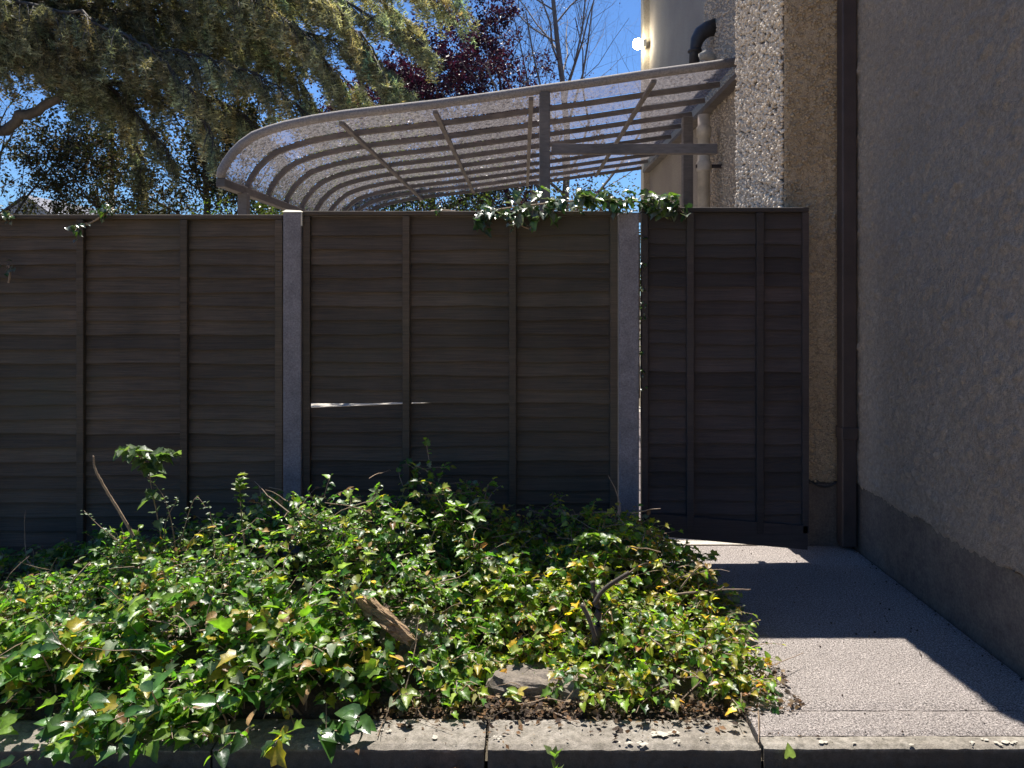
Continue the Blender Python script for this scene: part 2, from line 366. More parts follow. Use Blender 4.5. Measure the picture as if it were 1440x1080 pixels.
# pale lichen spots on the kerb
lc = MB()
for (px, py, r_) in ((537, 1030, .010), (548, 1031, .008), (880, 1046, .014), (905, 1048, .018), (925, 1036, .03), (945, 1030, .02), (1155, 1046, .013), (1385, 1044, .014), (1405, 1046, .02), (1425, 1046, .012), (1365, 1047, .010), (990, 1040, .008), (700, 1040, .01), (615, 1040, .012), (1200, 1047, .008), (955, 1045, .014), (1280, 1048, .01)):
    d = EYE*F/(py-HY); x, y = (px-HX)/F*d, max(d, 2.437)
    for k in range(4):
        cx_, cy_ = x+random.gauss(0, r_*0.6), y+random.gauss(0, r_*0.4); rr = r_*random.uniform(0.3, 0.7)
        ps = [(cx_+rr*random.uniform(0.6, 1.2)*math.cos(q*math.pi/5), cy_+rr*0.8*random.uniform(0.6, 1.2)*math.sin(q*math.pi/5)) for q in range(10)]
        zz = 0.0068+0.0002*k
        lc.add([(cx_, cy_, zz+0.001)]+[(a_, b_, zz) for a_, b_ in ps], [(0, q+1, (q+1) % 10+1) for q in range(10)])
lo = lc.obj('lichen', M['lichen'], kind='stuff'); tag(lo, 'pale lichen crust spotting the kerb stones', None)

# ------------------------------------------------------------------ the house on the right
house = empty('house', (1.85, 4.6, 0), 'pebbledashed house whose long grey side wall fills the right edge', 'house')
XW, XB, XR, PL = 1.885, 1.505, 1.80, 0.35
HB, HE = 4.42, 5.38                           # pebbled breast from HB to HE
def grid_wall(axis, u0, u1, z0, z1, c, sgn, step, amp, name, mat, parent, kind=None):
    "relief grid: axis 'x' = plane x=c seen from -x, axis 'y' = plane y=c seen from -y"
    nu, nz = max(2, int((u1-u0)/step)), max(2, int((z1-z0)/step))
    uu, zz = np.meshgrid(np.linspace(u0, u1, nu+1), np.linspace(z0, z1, nz+1))
    hgt = rng.normal(0, 1, uu.shape); k = np.array([.25, .5, .25])
    hgt = np.apply_along_axis(lambda r_: np.convolve(r_, k, 'same'), 0, hgt); hgt = np.apply_along_axis(lambda r_: np.convolve(r_, k, 'same'), 1, hgt)
    hgt[0, :] = hgt[-1, :] = 0; hgt[:, 0] = hgt[:, -1] = 0
    off = c-np.abs(hgt)*amp
    zz[0, :] += np.convolve(rng.normal(0, .035, uu.shape[1]), np.ones(7)/7, 'same')+.01*np.sin(uu[0]*9); off[0, :] = c+.0025
    V_ = np.stack([off, uu, zz] if axis == 'x' else [uu, off, zz], -1).reshape(-1, 3)
    W = nu+1; i, j = np.meshgrid(np.arange(nu), np.arange(nz)); a_ = (j*W+i).ravel()
    q = np.stack([a_, a_+1, a_+W+1, a_+W], 1)
    if axis == 'x': q = q[:, ::-1]
    me = bpy.data.meshes.new(name); me.from_pydata(V_.tolist(), [], q.tolist()); me.polygons.foreach_set('use_smooth', [True]*len(q))
    me.materials.append(mat); return link(name, me, parent, kind=kind)
h = MB(); h.box((XW+0.004, -3.0, 0.0), (8, HB-0.02, 6.2)); h.obj('wall', M['render'], house)
grid_wall('x', 1.0, HB-0.05, 0.36, 3.6, XW-0.004, 1, 0.014, 0.017, 'render_coat', M['render'], house)
h = MB(); h.box((XW-0.001, -3.0, -0.05), (XW+0.0035, HB-0.05, 0.40)); h.obj('plinth', M['plinth'], house)
h = MB(); h.box((XB+0.004, HB+0.004, 0.0), (8, HE, 7.4)); h.obj('chimney_breast', M['dashshade'], house)
h = MB(); h.box((XB-0.012, HB-0.02, -0.05), (XW-0.014, HB+0.002, 0.35)); h.obj('plinth', M['plinth'], house)
grid_wall('y', XB, XW+0.2, 0.355, 3.8, HB, 1, 0.012, 0.012, 'render_coat', M['dashbounce'], house)
h = MB(); h.box((XR, HE+0.002, 0.0), (8, 10.9, 6.4)); h.obj('wall', M['dash'], house)
h = MB(); h.box((1.716, 10.903, 0.0), (8, 11.15, 6.4)); h.obj('corner_pier', M['smooth'], house)
h = MB(); h.box((XR-0.025, 5.95, 1.0), (XR-0.002, 6.22, 2.62)); bevel(h.obj('window_surround', M['smooth'], house), 0.006)
h = MB(); h.box((XR+0.01, -3.0, 6.4), (8.4, 5.44, 6.55)); h.box((1.45, 5.45, 6.4), (8.4, 11.35, 6.55)); h.add([(XR+0.0, -3.2, 6.56), (8.4, -3.2, 6.56), (8.4, 11.15, 6.56), (XR+0.0, 11.15, 6.56), (5, 0, 8.4), (5, 8, 8.4)], [(0, 1, 4), (1, 2, 5, 4), (2, 3, 5), (3, 0, 4, 5)])  # wide rear eave is unseen, shaped to keep sun off the rear wall
h.obj('roof', M['slate'], house)
# pebbles of the dashed faces, real stones
ph = (1+5**.5)/2
ICO = np.array([(-1, ph, 0), (1, ph, 0), (-1, -ph, 0), (1, -ph, 0), (0, -1, ph), (0, 1, ph), (0, -1, -ph), (0, 1, -ph), (ph, 0, -1), (ph, 0, 1), (-ph, 0, -1), (-ph, 0, 1)])/1.9
ICF = np.array([(0,11,5),(0,5,1),(0,1,7),(0,7,10),(0,10,11),(1,5,9),(5,11,4),(11,10,2),(10,7,6),(7,1,8),(3,9,4),(3,4,2),(3,2,6),(3,6,8),(3,8,9),(4,9,5),(2,4,11),(6,2,10),(8,6,7),(9,8,1)])
def pebbles(n, axis, u, z, c, size, name='pebbledash', mat='pebble'):
    uu = rng.uniform(*u, n); zz = rng.uniform(*z, n); sc_ = rng.uniform(*size, n)
    off = c-sc_*rng.uniform(0.1, 0.9, n)
    pos = np.stack([off, uu, zz] if axis == 'x' else [uu, off, zz], 1)
    A = unit(rng.normal(size=(n, 3))); B = unit(rng.normal(size=(n, 3))); m_ = frames(A, B, sc_)
    m_ = m_*rng.uniform(0.6, 1.2, (n, 1, 3))
    me = scatter_mesh(name, ICO, ICF, pos, m_, np.ones((n, 3)), M[mat]); return link(name, me, house, kind='stuff')
pebbles(8500, 'x', (HB+0.005, HE-0.005), (1.6, 3.8), XB, (0.008, 0.017))
pebbles(5600, 'x', (HE+0.01, 7.6), (1.6, 4.4), XR, (0.007, 0.013))
pebbles(4200, 'y', (XB, XW), (0.36, 3.6), HB-0.004, (0.005, 0.012), mat='dashbounce')
# things fixed on the house
o = MB(); px0 = 1.742; o.box((px0+0.045, 4.29, 0.02), (px0+0.125, 4.37, 6.1)); o.box((px0+0.039, 4.284, 0.62), (px0+0.131, 4.376, 0.69)); o.box((px0+0.10, 4.30, 3.2), (XW, 4.35, 3.24)); o.box((px0+0.039, 4.284, 3.9), (px0+0.131, 4.376, 3.98))
dp = bevel(o.obj('downpipe', M['pipe_dark']), 0.006); tag(dp, 'dark brown square downpipe running down the house corner right of the gate', 'downpipe')
sp = MB(); sx = 1.64
def lathe(mb, x, y, prof, n=20):
    vs = []; k = len(prof)
    for z, r_ in prof:
        for j in range(n): vs.append((x+r_*math.cos(2*math.pi*j/n), y+r_*math.sin(2*math.pi*j/n), z))
    fs = [(i*n+j, i*n+(j+1) % n, (i+1)*n+(j+1) % n, (i+1)*n+j) for i in range(k-1) for j in range(n)]
    fs.append(tuple(range(n-1, -1, -1))); fs.append(tuple(range((k-1)*n, k*n))); mb.add(vs, fs)
pr = [(0, .055), (2.55, .055), (2.552, .064), (2.56, .068), (2.63, .068), (2.64, .062), (2.645, .055), (2.86, .055), (2.862, .066), (2.95, .066), (2.96, .055), (3.06, .055)]
spo = empty('soil_pipe', (sx, 6.95, 0), 'cream round soil pipe with socket collars under the canopy against the house', 'pipe')
lathe(sp, sx, 6.95, pr); sp.obj('pipe', M['pipe_cream'], spo, smooth=True)
bk = MB(); bk.box((sx-0.072, 6.93, 2.58), (XR, 6.97, 2.61)); bk.obj('bracket', M['pipe_dark'], spo)
fl = MB(); FD = 7.2
pts = [P(976, 92, FD), P(977, 72, FD), P(980, 57, FD), P(986, 47, FD), P(995, 41, FD), P(1006, 38, FD)]
fl.tube(pts, [0.048, 0.05, 0.062, 0.072, 0.074, 0.078], 14)
fl.tube([pts[1]+Vector((0, 0, -.01)), pts[1]+Vector((0, 0, .015))], .066, 14)
flo = fl.obj('flue', M['flue'], smooth=True); tag(flo, 'black swan neck flue pipe bending out of the wall above the canopy', 'flue')
fb = MB(); fb.tube([P(984, 80, 6.6), P(992, 77, 6.6), P(1000, 80, 6.6), P(1006, 84, 6.6)], [0.03, 0.045, 0.04, 0.02], 8); o = fb.obj('mortar_lump', M['lichen'], smooth=True); tag(o, 'whitish mortar lump beside the black flue on the canopy edge', 'mortar')
lp = empty('wall_lamp', P(897, 66, 10.85), 'lit round security lamp at the far top corner of the house', 'lamp')
b_ = MB(); c0 = P(897, 62, 10.85); b_.add(ICO*0.5+0, [tuple(f) for f in ICF])
bo = MB(); lathe(bo, c0.x, c0.y, [(c0.z-.075*math.cos(math.pi*i/14), .075*math.sin(math.pi*i/14)+.0005) for i in range(15)], 24); q = bo.obj('bulb', M['bulb'], lp, smooth=True)

bm_ = MB(); bm_.box((c0.x+0.06, 10.8, c0.z-0.05), (1.74, 10.9, c0.z+0.05)); bm_.obj('lamp_bracket', M['fire'], lp)
cb = MB(); cb.tube([P(1133+q*5.2, 672+13*math.sin(math.pi*q/10), 4.385) for q in range(11)], 0.006, 6)
o = cb.obj('cable', M['black'], smooth=True); tag(o, 'thin black cable sagging across the wall just above the plinth', 'cable')

# ------------------------------------------------------------------ fence and gate
def slat_mesh(L, hgt, mat, seed, wav=0.0032, topz=None):
    r_ = random.Random(seed); k = 18; V_ = []; f = []
    p1, p2 = r_.uniform(0, 6), r_.uniform(0, 6); w1, w2 = r_.uniform(2, 5), r_.uniform(8, 15)
    for i in range(k+1):
        x = L*i/k; lo_ = wav*math.sin(w1*x/L*3+p1)+wav*0.5*math.sin(w2*x/L*3+p2)+r_.uniform(-.0012, .0012)
        tw = 0.0012*math.sin(p2+w1*x/L)
        V_ += [(x, -0.031+tw, lo_), (x, -0.0105+tw, lo_+.001), (x, 0.0, topz(i/k) if topz else hgt), (x, -0.009, topz(i/k) if topz else hgt)]
    for i in range(k):
        for j in range(4):
            a_ = i*4+j; b2 = i*4+(j+1) % 4; f.append((a_, a_+4, b2+4, b2))
    f.append((0, 1, 2, 3)); f.append((k*4+3, k*4+2, k*4+1, k*4))
    m_ = MB(); m_.add(V_, f); return m_.mesh('slat', mat)
def rot_faces(o): return o
def panel(x0, x1, z0, z1, y, label, mat, battens, meshes, name='fence', cat='fence', n=None, edge=0.04, slit=None, group=None, front=True):
    t_ = empty(name, ((x0+x1)/2, y, 0), label, cat, group)
    step = 0.0765; k = 0; z = z0+0.02
    while z < z1-0.05:
        me = meshes[random.randrange(len(meshes))]
        o = link('slat', me, t_, Vector((x0, y, z))-t_.location)
        o.rotation_euler = (0, random.gauss(0, 0.0012), 0)
        o.scale = ((x1-x0)/LS[id(meshes)], 1, 0.97)
        if slit and abs(z-slit) < step*0.51:
            o.location.z -= 0.016; o.rotation_euler = (0, 0.0, 0)
            below = o
        if slit and -step*1.51 < z-slit-step < -step*0.5: pass
        z += step+random.uniform(-.004, .004)
    if name == 'fence':
        b1 = MB(); b1.box((x0-.004, y-0.03, -0.06), (x1+.004, y+0.01, z0+0.03)); b1.obj('gravel_board', mat, t_)
    for bx in battens:
        b1 = MB(); b1.box((bx-0.019, y-0.054, z0+0.01), (bx+0.019, y-0.026, z1-0.028)); bevel(b1.obj('batten', mat, t_), 0.002, 1)
        b1 = MB(); b1.box((bx-0.019, y+0.013, z0+0.01), (bx+0.019, y+0.033, z1-0.028)); b1.obj('batten', mat, t_)
    for bx in (x0+edge/2, x1-edge/2):
        b1 = MB(); b1.box((bx-edge/2, y-0.050, z0), (bx+edge/2, y-0.0235, z1-0.027)); bevel(b1.obj('stile', mat, t_), 0.002, 1)
    b1 = MB(); b1.box((x0, y-0.050, z1-0.025), (x1, y+0.03, z1)); bevel(b1.obj('capping_rail', mat, t_), 0.003, 1)
    return t_
LS = {}
def fam(L, mat, n, base): 
    l_ = [slat_mesh(L, 0.103, mat, base+i) for i in range(n)]; LS[id(l_)] = L; return l_
fA = fam(1.78, M['fence'], 9, 10); fG = fam(0.86, M['gate'], 8, 40)
X = lambda px: (px-HX)/F*FY
panel(X(-62), X(401), 0.06, EYE+112/F*FY, FY, 'brown waney lap fence panel left of the first concrete post', M['fence'], [X(120), X(264), X(-10)], fA, group='waney lap fence panels')
mid = panel(X(429), X(867), 0.06, EYE+117/F*FY, FY, 'brown waney lap fence panel between the two concrete posts with a bright slit', M['fence'], [X(573), X(721)], fA, group='waney lap fence panels')
panel(X(-62)-1.9, X(-88), 0.06, EYE+110/F*FY, FY, 'brown waney lap fence panel beyond the left edge of the picture', M['fence'], [X(-240), X(-380)], fA, group='waney lap fence panels')
# the bright slit: the slats near that height on the middle panel are pushed apart at the left end
zs = EYE-151/F*FY
sl_ = sorted([c for c in mid.children if c.name.startswith('slat')], key=lambda c: c.location.z)
near = min(range(len(sl_)), key=lambda i: abs(sl_[i].location.z-zs-0.004))
base_z = sl_[near].location.z; dz = zs-base_z
for i, c in enumerate(sl_):                                # shift the whole panel so that a joint falls at the slit
    c.location.z += dz
broken = slat_mesh(1.78, 0.1, M['fence'], 99, topz=lambda t_: (0.050+0.034*min(1, t_/.49)) if t_ < .5 else min(.103, .084+.4*(t_-.5)))
sl_[near-1].data = broken; sl_[near-1].location.z = zs-(mid.location.z)-0.0765
sl_[near].rotation_euler = (0, 0, 0); sl_[near].location.z += .002
def post(px0_, px1_, topy, label, cap):
    x0, x1 = X(px0_), X(px1_); xc = (x0+x1)/2; zt = EYE+(HY-topy)/F*FY
    t_ = empty('fence_post', (xc, FY, 0), label, 'fence post', 'concrete fence posts')
    b1 = MB(); x0 += .001; x1 -= .001
    b1.box((x0, FY-0.068, -0.05), (x1, FY+0.045, zt)); bevel(b1.obj('shaft', M['post'], t_), 0.007, 2)
    if cap:
        b1 = MB(); b1.add([(x0-.004, FY-.072, zt), (x1+.004, FY-.072, zt), (x1+.004, FY+.05, zt), (x0-.004, FY+.05, zt), (x0+.01, FY-.05, zt+.014), (x1-.01, FY-.05, zt+.010), (x1-.01, FY+.03, zt+.010), (x0+.01, FY+.03, zt+.016)],
                          [(0,1,5,4),(1,2,6,5),(2,3,7,6),(3,0,4,7),(4,5,6,7),(3,2,1,0)]); b1.obj('cap', M['cap'], t_)
        b1 = MB(); b1.box((x1-.001, FY-.072, zt-.075), (x1+.006, FY-.058, zt-.001)); b1.obj('sliver', M['cap'], t_)
post(403, 429, 300, 'grey concrete fence post with a pale chipped cap', True)
post(868, 896.5, 301, 'grey concrete fence post draped with ivy beside the gate', False)
post(-88, -62, 303, 'grey concrete fence post beyond the left edge of the picture', False)
gt = panel(X(900.5), X(1133), 0.075, EYE+122/F*FY, FY, 'dark reddish brown slatted gate closing the gap between fence and house', M['gate'], [X(968), X(1065)], fG, 'gate', 'gate', edge=0.034)
for c in gt.children:
    if c.name.startswith('slat'): c.rotation_euler = (0, random.gauss(0.004, 0.003), 0)
# a lit nick or two in the gate
# bottom rail of the gate slopes: a thin board under the last slat
b1 = MB(); xa, xb = X(901), X(1131); za, zb = EYE-(748-HY)/F*FY, EYE-(769-HY)/F*FY
b1.add([(xa, FY-.05, za), (xb, FY-.05, zb), (xb, FY-.05, .19), (xa, FY-.05, .26), (xa, FY-.03, za), (xb, FY-.03, zb), (xb, FY-.03, .19), (xa, FY-.03, .26)], [(0,1,2,3),(7,6,5,4),(0,4,5,1),(1,5,6,2),(2,6,7,3),(3,7,4,0)])
b1.obj('bottom_board', M['gate'], gt)
for c in list(gt.children):
    if c.name.startswith('slat') and c.location.z < 0.13:
        bpy.data.objects.remove(c)
for c in gt.children:                                       # stiles and battens end above the sloping board
    if c.name.startswith(('batten', 'stile')):
        for v in c.data.vertices:
            if v.co.z < 0.12: v.co.z = 0.15

# ------------------------------------------------------------------ canopy (carport) of the neighbour
CY = 6.05; NR = 10; RS = 0.54
prof_px = [(310, 250), (312, 240), (318, 229), (327, 216), (340, 203), (357, 191), (378, 183), (402, 176), (440, 168), (485, 161), (545, 154), (612, 146.5), (690, 136), (762, 125.5), (840, 115), (920, 103), (980, 95), (1036, 87)]
prof = [((px-HX)/F*CY, (HY-py)/F*CY+EYE) for px, py in prof_px]
def pz(x):
    return float(np.interp(x, [p[0] for p in prof], [p[1] for p in prof]))
xl = prof[0][0]; xr_ = prof[-1][0]
cn = empty('canopy', (0, CY, 0), 'curved glazed lean to canopy with grey ribs rising to the house', 'canopy')
ys = [CY+RS*i for i in range(NR)]; TINY_ = (np.array([(0, 0, 0), (0.28, 0.5, 0.05), (0, 1, -0.03), (-0.28, 0.5, 0.05)]), np.array([(0, 1, 2), (0, 2, 3)]))
tb = MB(); tb.tube([(x, CY, z) for x, z in prof], 0.036, 12); tb.obj('front_rail', M['tube'], cn, smooth=True)
rb = MB(); rb.bar([(x, 0, z) for x, z in prof], 0.038, 0.042); rme = rb.mesh('rib', M['canopy'])
for y in ys[1:]: link('rib', rme, cn, Vector((0, y, -0.01))-cn.location)
gm = MB(); V_ = []; ff = []; k = len(prof)
for (x, z) in prof:
    V_ += [(x, 0.026, z+0.012), (x, RS-0.026, z+0.012), (x, RS-0.026, z+0.006), (x, 0.026, z+0.006)]
for i in range(k-1):
    for j in range(4): ff.append((i*4+j, i*4+(j+1) % 4, (i+1)*4+(j+1) % 4, (i+1)*4+j))
gm.add(V_, ff); gme = gm.mesh('glazing_pane', M['glazing'], False)
for y in ys[:-1]: link('glazing_pane', gme, cn, Vector((0, y, -0.012))-cn.location)
ye = ys[-1]
for px in (480, 612, 747, 920):
    x = (px-HX)/F*CY; z = pz(x); b1 = MB()
    wd = 0.018
    b1.box((x-wd, CY, z-0.075), (x+wd, ye, z-0.048)); b1.obj('purlin', M['canopy'], cn)
n_ = 900; lx = rng.uniform(xl+.25, xr_, n_); ly = CY+.03+rng.random(n_)*(ye-CY-.06); lz = np.array([pz(q_) for q_ in lx])+.008
me = scatter_mesh('fallen_leaves', TINY_[0], TINY_[1], np.stack([lx, ly, lz], 1), frames(rng.normal(size=(n_, 3))*[1, 1, 0], np.tile([0, 0, 1.0], (n_, 1))+rng.normal(0, .15, (n_, 3)), rng.uniform(.02, .05, n_)), np.tile([(.12, .08, .05)], (n_, 1)), M['dry']); link('fallen_leaves', me, cn, kind='stuff')
b1 = MB(); b1.box((xl-0.03, CY-0.02, prof[0][1]-0.075), (xl+0.045, ye+0.03, prof[0][1]-0.005)); bevel(b1.obj('gutter_beam', M['canopy'], cn), 0.008)
b1 = MB(); b1.box((xr_+0.02, CY+0.03, prof[-1][1]-0.10), (XR-0.001, ye, prof[-1][1]-0.055)); b1.obj('wall_plate', M['canopy'], cn)
b1 = MB(); b1.box((xl, ye-0.03, 2.46), (xr_, ye+0.03, 2.60)); b1.obj('rear_beam', M['canopy'], cn)
def cpost(x, y, z1, w2=0.047, label=None):
    b1 = MB(); b1.box((x-w2, y-w2, 0), (x+w2, y+w2, z1)); o_ = bevel(b1.obj('post', M['canopy'], cn), 0.006); return o_
cpost((766-HX)/F*CY, CY, pz(0.16)-0.03, 0.042)
cpost((343-HX)/F*6.45, 6.45, prof[0][1]-0.07, 0.04)
cpost(xl, ye, prof[0][1]-0.07, 0.04); cpost(xl, 8.2, prof[0][1]-0.07, 0.04)
cpost(1.50, 7.0, 3.05, 0.045); cpost(0.16, ye, 2.9, 0.04)
b1 = MB(); b1.box(((776-HX)/F*CY, CY-0.03, EYE+198/F*CY), ((1008-HX)/F*CY, CY+0.03, EYE+212/F*CY)); bevel(b1.obj('tie_beam', M['canopy'], cn), 0.005)

# ------------------------------------------------------------------ far house
fh = empty('far_house', (-36, 58, 0), 'distant grey roofed house showing just over the fence at far left', 'house')
b1 = MB(); b1.box((-41, 58, 0), (-33, 66, 6.2)); b1.obj('wall', M['housewall'], fh)
pk = P(62, 279, 60); b1 = MB()
b1.add([(pk.x-5, 57.6, 5.4), (pk.x+5, 57.6, 5.4), (pk.x, 57.6, pk.z), (pk.x-5, 67, 5.4), (pk.x+5, 67, 5.4), (pk.x, 67, pk.z)], [(0,2,5,3),(2,1,4,5),(0,3,4,1)]); b1.obj('roof', M['slate'], fh)
b1 = MB(); b1.add([(pk.x-4, 57.9, 5.9), (pk.x+4, 57.9, 5.9), (pk.x, 57.9, pk.z-.15)], [(0, 1, 2)]); b1.obj('gable', M['housewall'], fh)

# ------------------------------------------------------------------ trees
def spline(pts, n):
    pts = [np.array(p, float) for p in pts]; out_ = []
    pp = [2*pts[0]-pts[1]]+pts+[2*pts[-1]-pts[-2]]
    for i in range(1, len(pp)-2):
        for q in range(n):
            t_ = q/n; a0, a1, a2, a3 = pp[i-1], pp[i], pp[i+1], pp[i+2]
            out_.append(0.5*((2*a1)+(-a0+a2)*t_+(2*a0-5*a1+4*a2-a3)*t_**2+(-a0+3*a1-3*a2+a3)*t_**3))
    out_.append(pts[-1]); return np.array(out_)
TUFT = []; TF = []
_r = np.random.default_rng(3)
for k in range(7):
    d_ = unit(_r.normal(size=3)+np.array([0, 0.35, 0])); s_ = unit(np.cross(d_, _r.normal(size=3)))*0.24
    b0 = len(TUFT); TUFT += [s_*0.5, -s_*0.5, d_*1.0]; TF.append((b0, b0+1, b0+2))
TUFT = np.array(TUFT); TF = np.array(TF)

def cedar():
    t_ = empty('cedar_tree', P(-260, 700, 13.5)*1.0, 'large drooping olive green cedar spreading over the fence from the left', 'tree')
    t_.location.z = 0
    limbs = [  # (pixel, pixel, depth) paths, radius, twig length factor, drop
        ([(-260, 60, 13.5), (-60, 5, 13), (150, 15, 12.5), (330, 25, 12), (480, 60, 11.6), (570, 125, 11.3)], .10, 1.0, 1.0),
        ([(-260, 20, 13.5), (-20, -50, 13), (220, -40, 12.4), (420, -10, 12), (520, 20, 11.8), (600, 66, 11.6)], .10, 0.9, 0.8),
        ([(-260, -40, 13.5), (100, -110, 13), (380, -80, 12.5), (540, -30, 12.2), (640, 5, 12)], .09, 0.9, 0.7),
        ([(-260, 200, 13.5), (-60, 205, 13.2), (30, 165, 13), (100, 130, 12.8), (210, 115, 12.5), (320, 150, 12.2), (400, 215, 12)], .11, 0.9, 1.25),
        ([(-260, 90, 13.5), (-80, 50, 12.5), (90, 55, 12), (230, 70, 11.6), (350, 100, 11.3), (440, 165, 11.1)], .09, 1.0, 1.2),
        ([(-260, 30, 13.5), (-90, -10, 12), (60, 10, 11.4), (180, 50, 11), (260, 120, 10.8), (300, 200, 10.7)], .08, 0.9, 1.3),
        ([(-260, 10, 14), (-60, -30, 14), (140, -20, 14), (300, -15, 14), (450, 5, 13.6), (520, 70, 13.4)], .08, 1.1, 1.1),
        ([(-260, 80, 14), (-100, 60, 14.2), (20, 70, 14.3), (120, 110, 14.3), (180, 170, 14.2), (200, 260, 14)], .07, .8, 1.2),
        ([(-260, 10, 13), (-100, 10, 12.2), (0, 30, 12), (70, 60, 11.8), (130, 110, 11.6)], .07, .9, 1.0),
        ([(-260, -60, 13), (-60, -90, 12.5), (150, -60, 12), (320, -20, 11.5), (420, 40, 11.2), (470, 110, 11)], .08, 1.0, 1.2),
        ([(-260, 40, 13.8), (-40, 20, 13.8), (120, 40, 13.6), (240, 40, 13.4), (380, 60, 13), (500, 120, 12.6), (540, 165, 12.5)], .08, 1.0, 1.1),
        ([(-260, 0, 12.6), (60, -60, 12), (300, -60, 11.6), (430, -20, 11.4), (500, 40, 11.2), (545, 110, 11.1)], .07, 1.0, 1.1),
        ([(-260, 60, 13.2), (0, 60, 12.6), (110, 95, 12.4), (180, 150, 12.2), (240, 220, 12.1)], .07, .8, 1.3),
        ([(-260, 10, 13.2), (0, 0, 12.9), (200, 10, 12.7), (330, 50, 12.5), (420, 120, 12.3), (450, 170, 12.2)], .07, .9, 1.1),
        ([(-260, -30, 13.9), (50, -70, 13.8), (300, -60, 13.4), (480, -20, 13), (560, 20, 12.8), (590, 50, 12.8)], .06, .9, .8),
    ]
    tw = MB(); T_pos = []; T_dir = []; T_sz = []; T_c = []
    r_ = np.random.default_rng(21)
    for li, (pp, rad, lf, drop) in enumerate(limbs):
        c = spline([P(*q) for q in pp], 14); L = np.concatenate([[0], np.cumsum(np.linalg.norm(np.diff(c, axis=0), axis=1))]); tot = L[-1]
        c[1:-1] += r_.normal(0, 0.03, (len(c)-2, 3))
        lm = MB(); lm.tube(c[::2].tolist()+[c[-1].tolist()], list(rad*(1 if li == 3 else .5)*np.linspace(1.15, 0.12, len(c[::2])+1)), 6); lm.obj('limb', M['bark'], t_, smooth=True)
        s_ = 0.4
        while s_ < tot:
            p0 = np.array([np.interp(s_, L, c[:, i]) for i in range(3)])
            if (p0[0]/p0[1]*F+HX) < (95 if li == 3 else -110): s_ += 0.12; continue
            fw = np.array([np.interp(s_+.1, L, c[:, i]) for i in range(3)])-np.array([np.interp(s_-.1, L, c[:, i]) for i in range(3)]); fw = fw/np.linalg.norm(fw)
            side = np.array([0.0, 1, 0])*r_.choice([-1, 1])
            d = fw*r_.uniform(.4, 1.2)+side*r_.uniform(.1, 1.0)+np.array([0, 0, r_.uniform(-.5, .15)]); d /= np.linalg.norm(d)
            fr = s_/tot
            ln = lf*r_.uniform(.45, 1.15)*(1.0 if fr < .8 else 0.65)
            ns = max(4, int(ln/.09)); pts_ = [p0]; dd = d.copy()
            for k in range(ns):
                dd = dd+np.array([0, 0, -0.11*drop])+r_.normal(0, .06, 3); dd /= np.linalg.norm(dd); pts_.append(pts_[-1]+dd*ln/ns)
            pts_ = np.array(pts_); tw.tube(pts_[::2].tolist(), list(np.linspace(.012, .004, len(pts_[::2]))), 3, cap=False)
            warm = r_.normal(0, .12)
            ct = np.array((0.31, 0.31, 0.20))*(.7 if p0[0]/p0[1]*F+HX < 240 else 1.2)*(1+r_.uniform(-.3, .35))*np.array((1+warm, 1, 1-.5*warm))  # left sprays darkened, right ones brightened: shade and sun put into needle colour
            # tertiary hanging sprays
            for k in range(1, len(pts_)):
                for _ in range(int(r_.integers(1, 3))):
                    q0 = pts_[k]+r_.normal(0, .01, 3); d3 = (pts_[k]-pts_[k-1])/np.linalg.norm(pts_[k]-pts_[k-1])*.8+r_.normal(0, .45, 3)+np.array([0, 0, -0.75*drop]); d3 /= np.linalg.norm(d3)
                    l3 = r_.uniform(.10, .30)*(1.1-.4*k/len(pts_)); m3 = max(3, int(l3/.046)); pq = q0.copy()
                    for u in range(m3):
                        d3 = d3+np.array([0, 0, -.10])+r_.normal(0, .08, 3); d3 /= np.linalg.norm(d3); pq = pq+d3*l3/m3
                        T_pos.append(pq); T_dir.append(d3); T_sz.append(r_.uniform(.036, .082)); T_c.append(ct*(.4+1.3*r_.random()**1.6))
            s_ += r_.uniform(.03, .06)
    tr = MB(); b0 = P(-260, 60, 13.5); tr.tube([(b0.x, b0.y, -.1), (b0.x+.05, b0.y, 2.5), (b0.x-.02, b0.y, 5), (b0.x, b0.y, 9), (b0.x, b0.y, 13)], [.5, .42, .38, .28, .1], 12); tr.obj('trunk', M['bark'], t_, smooth=True)
    tw.obj('twigs', M['bark'], t_, kind='stuff')
    n = len(T_pos); A = np.array(T_dir); Bn = r_.normal(size=(n, 3))
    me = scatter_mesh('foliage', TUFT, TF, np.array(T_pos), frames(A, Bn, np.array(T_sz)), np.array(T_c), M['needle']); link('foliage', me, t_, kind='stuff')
    print('cedar tufts', n)
cedar()

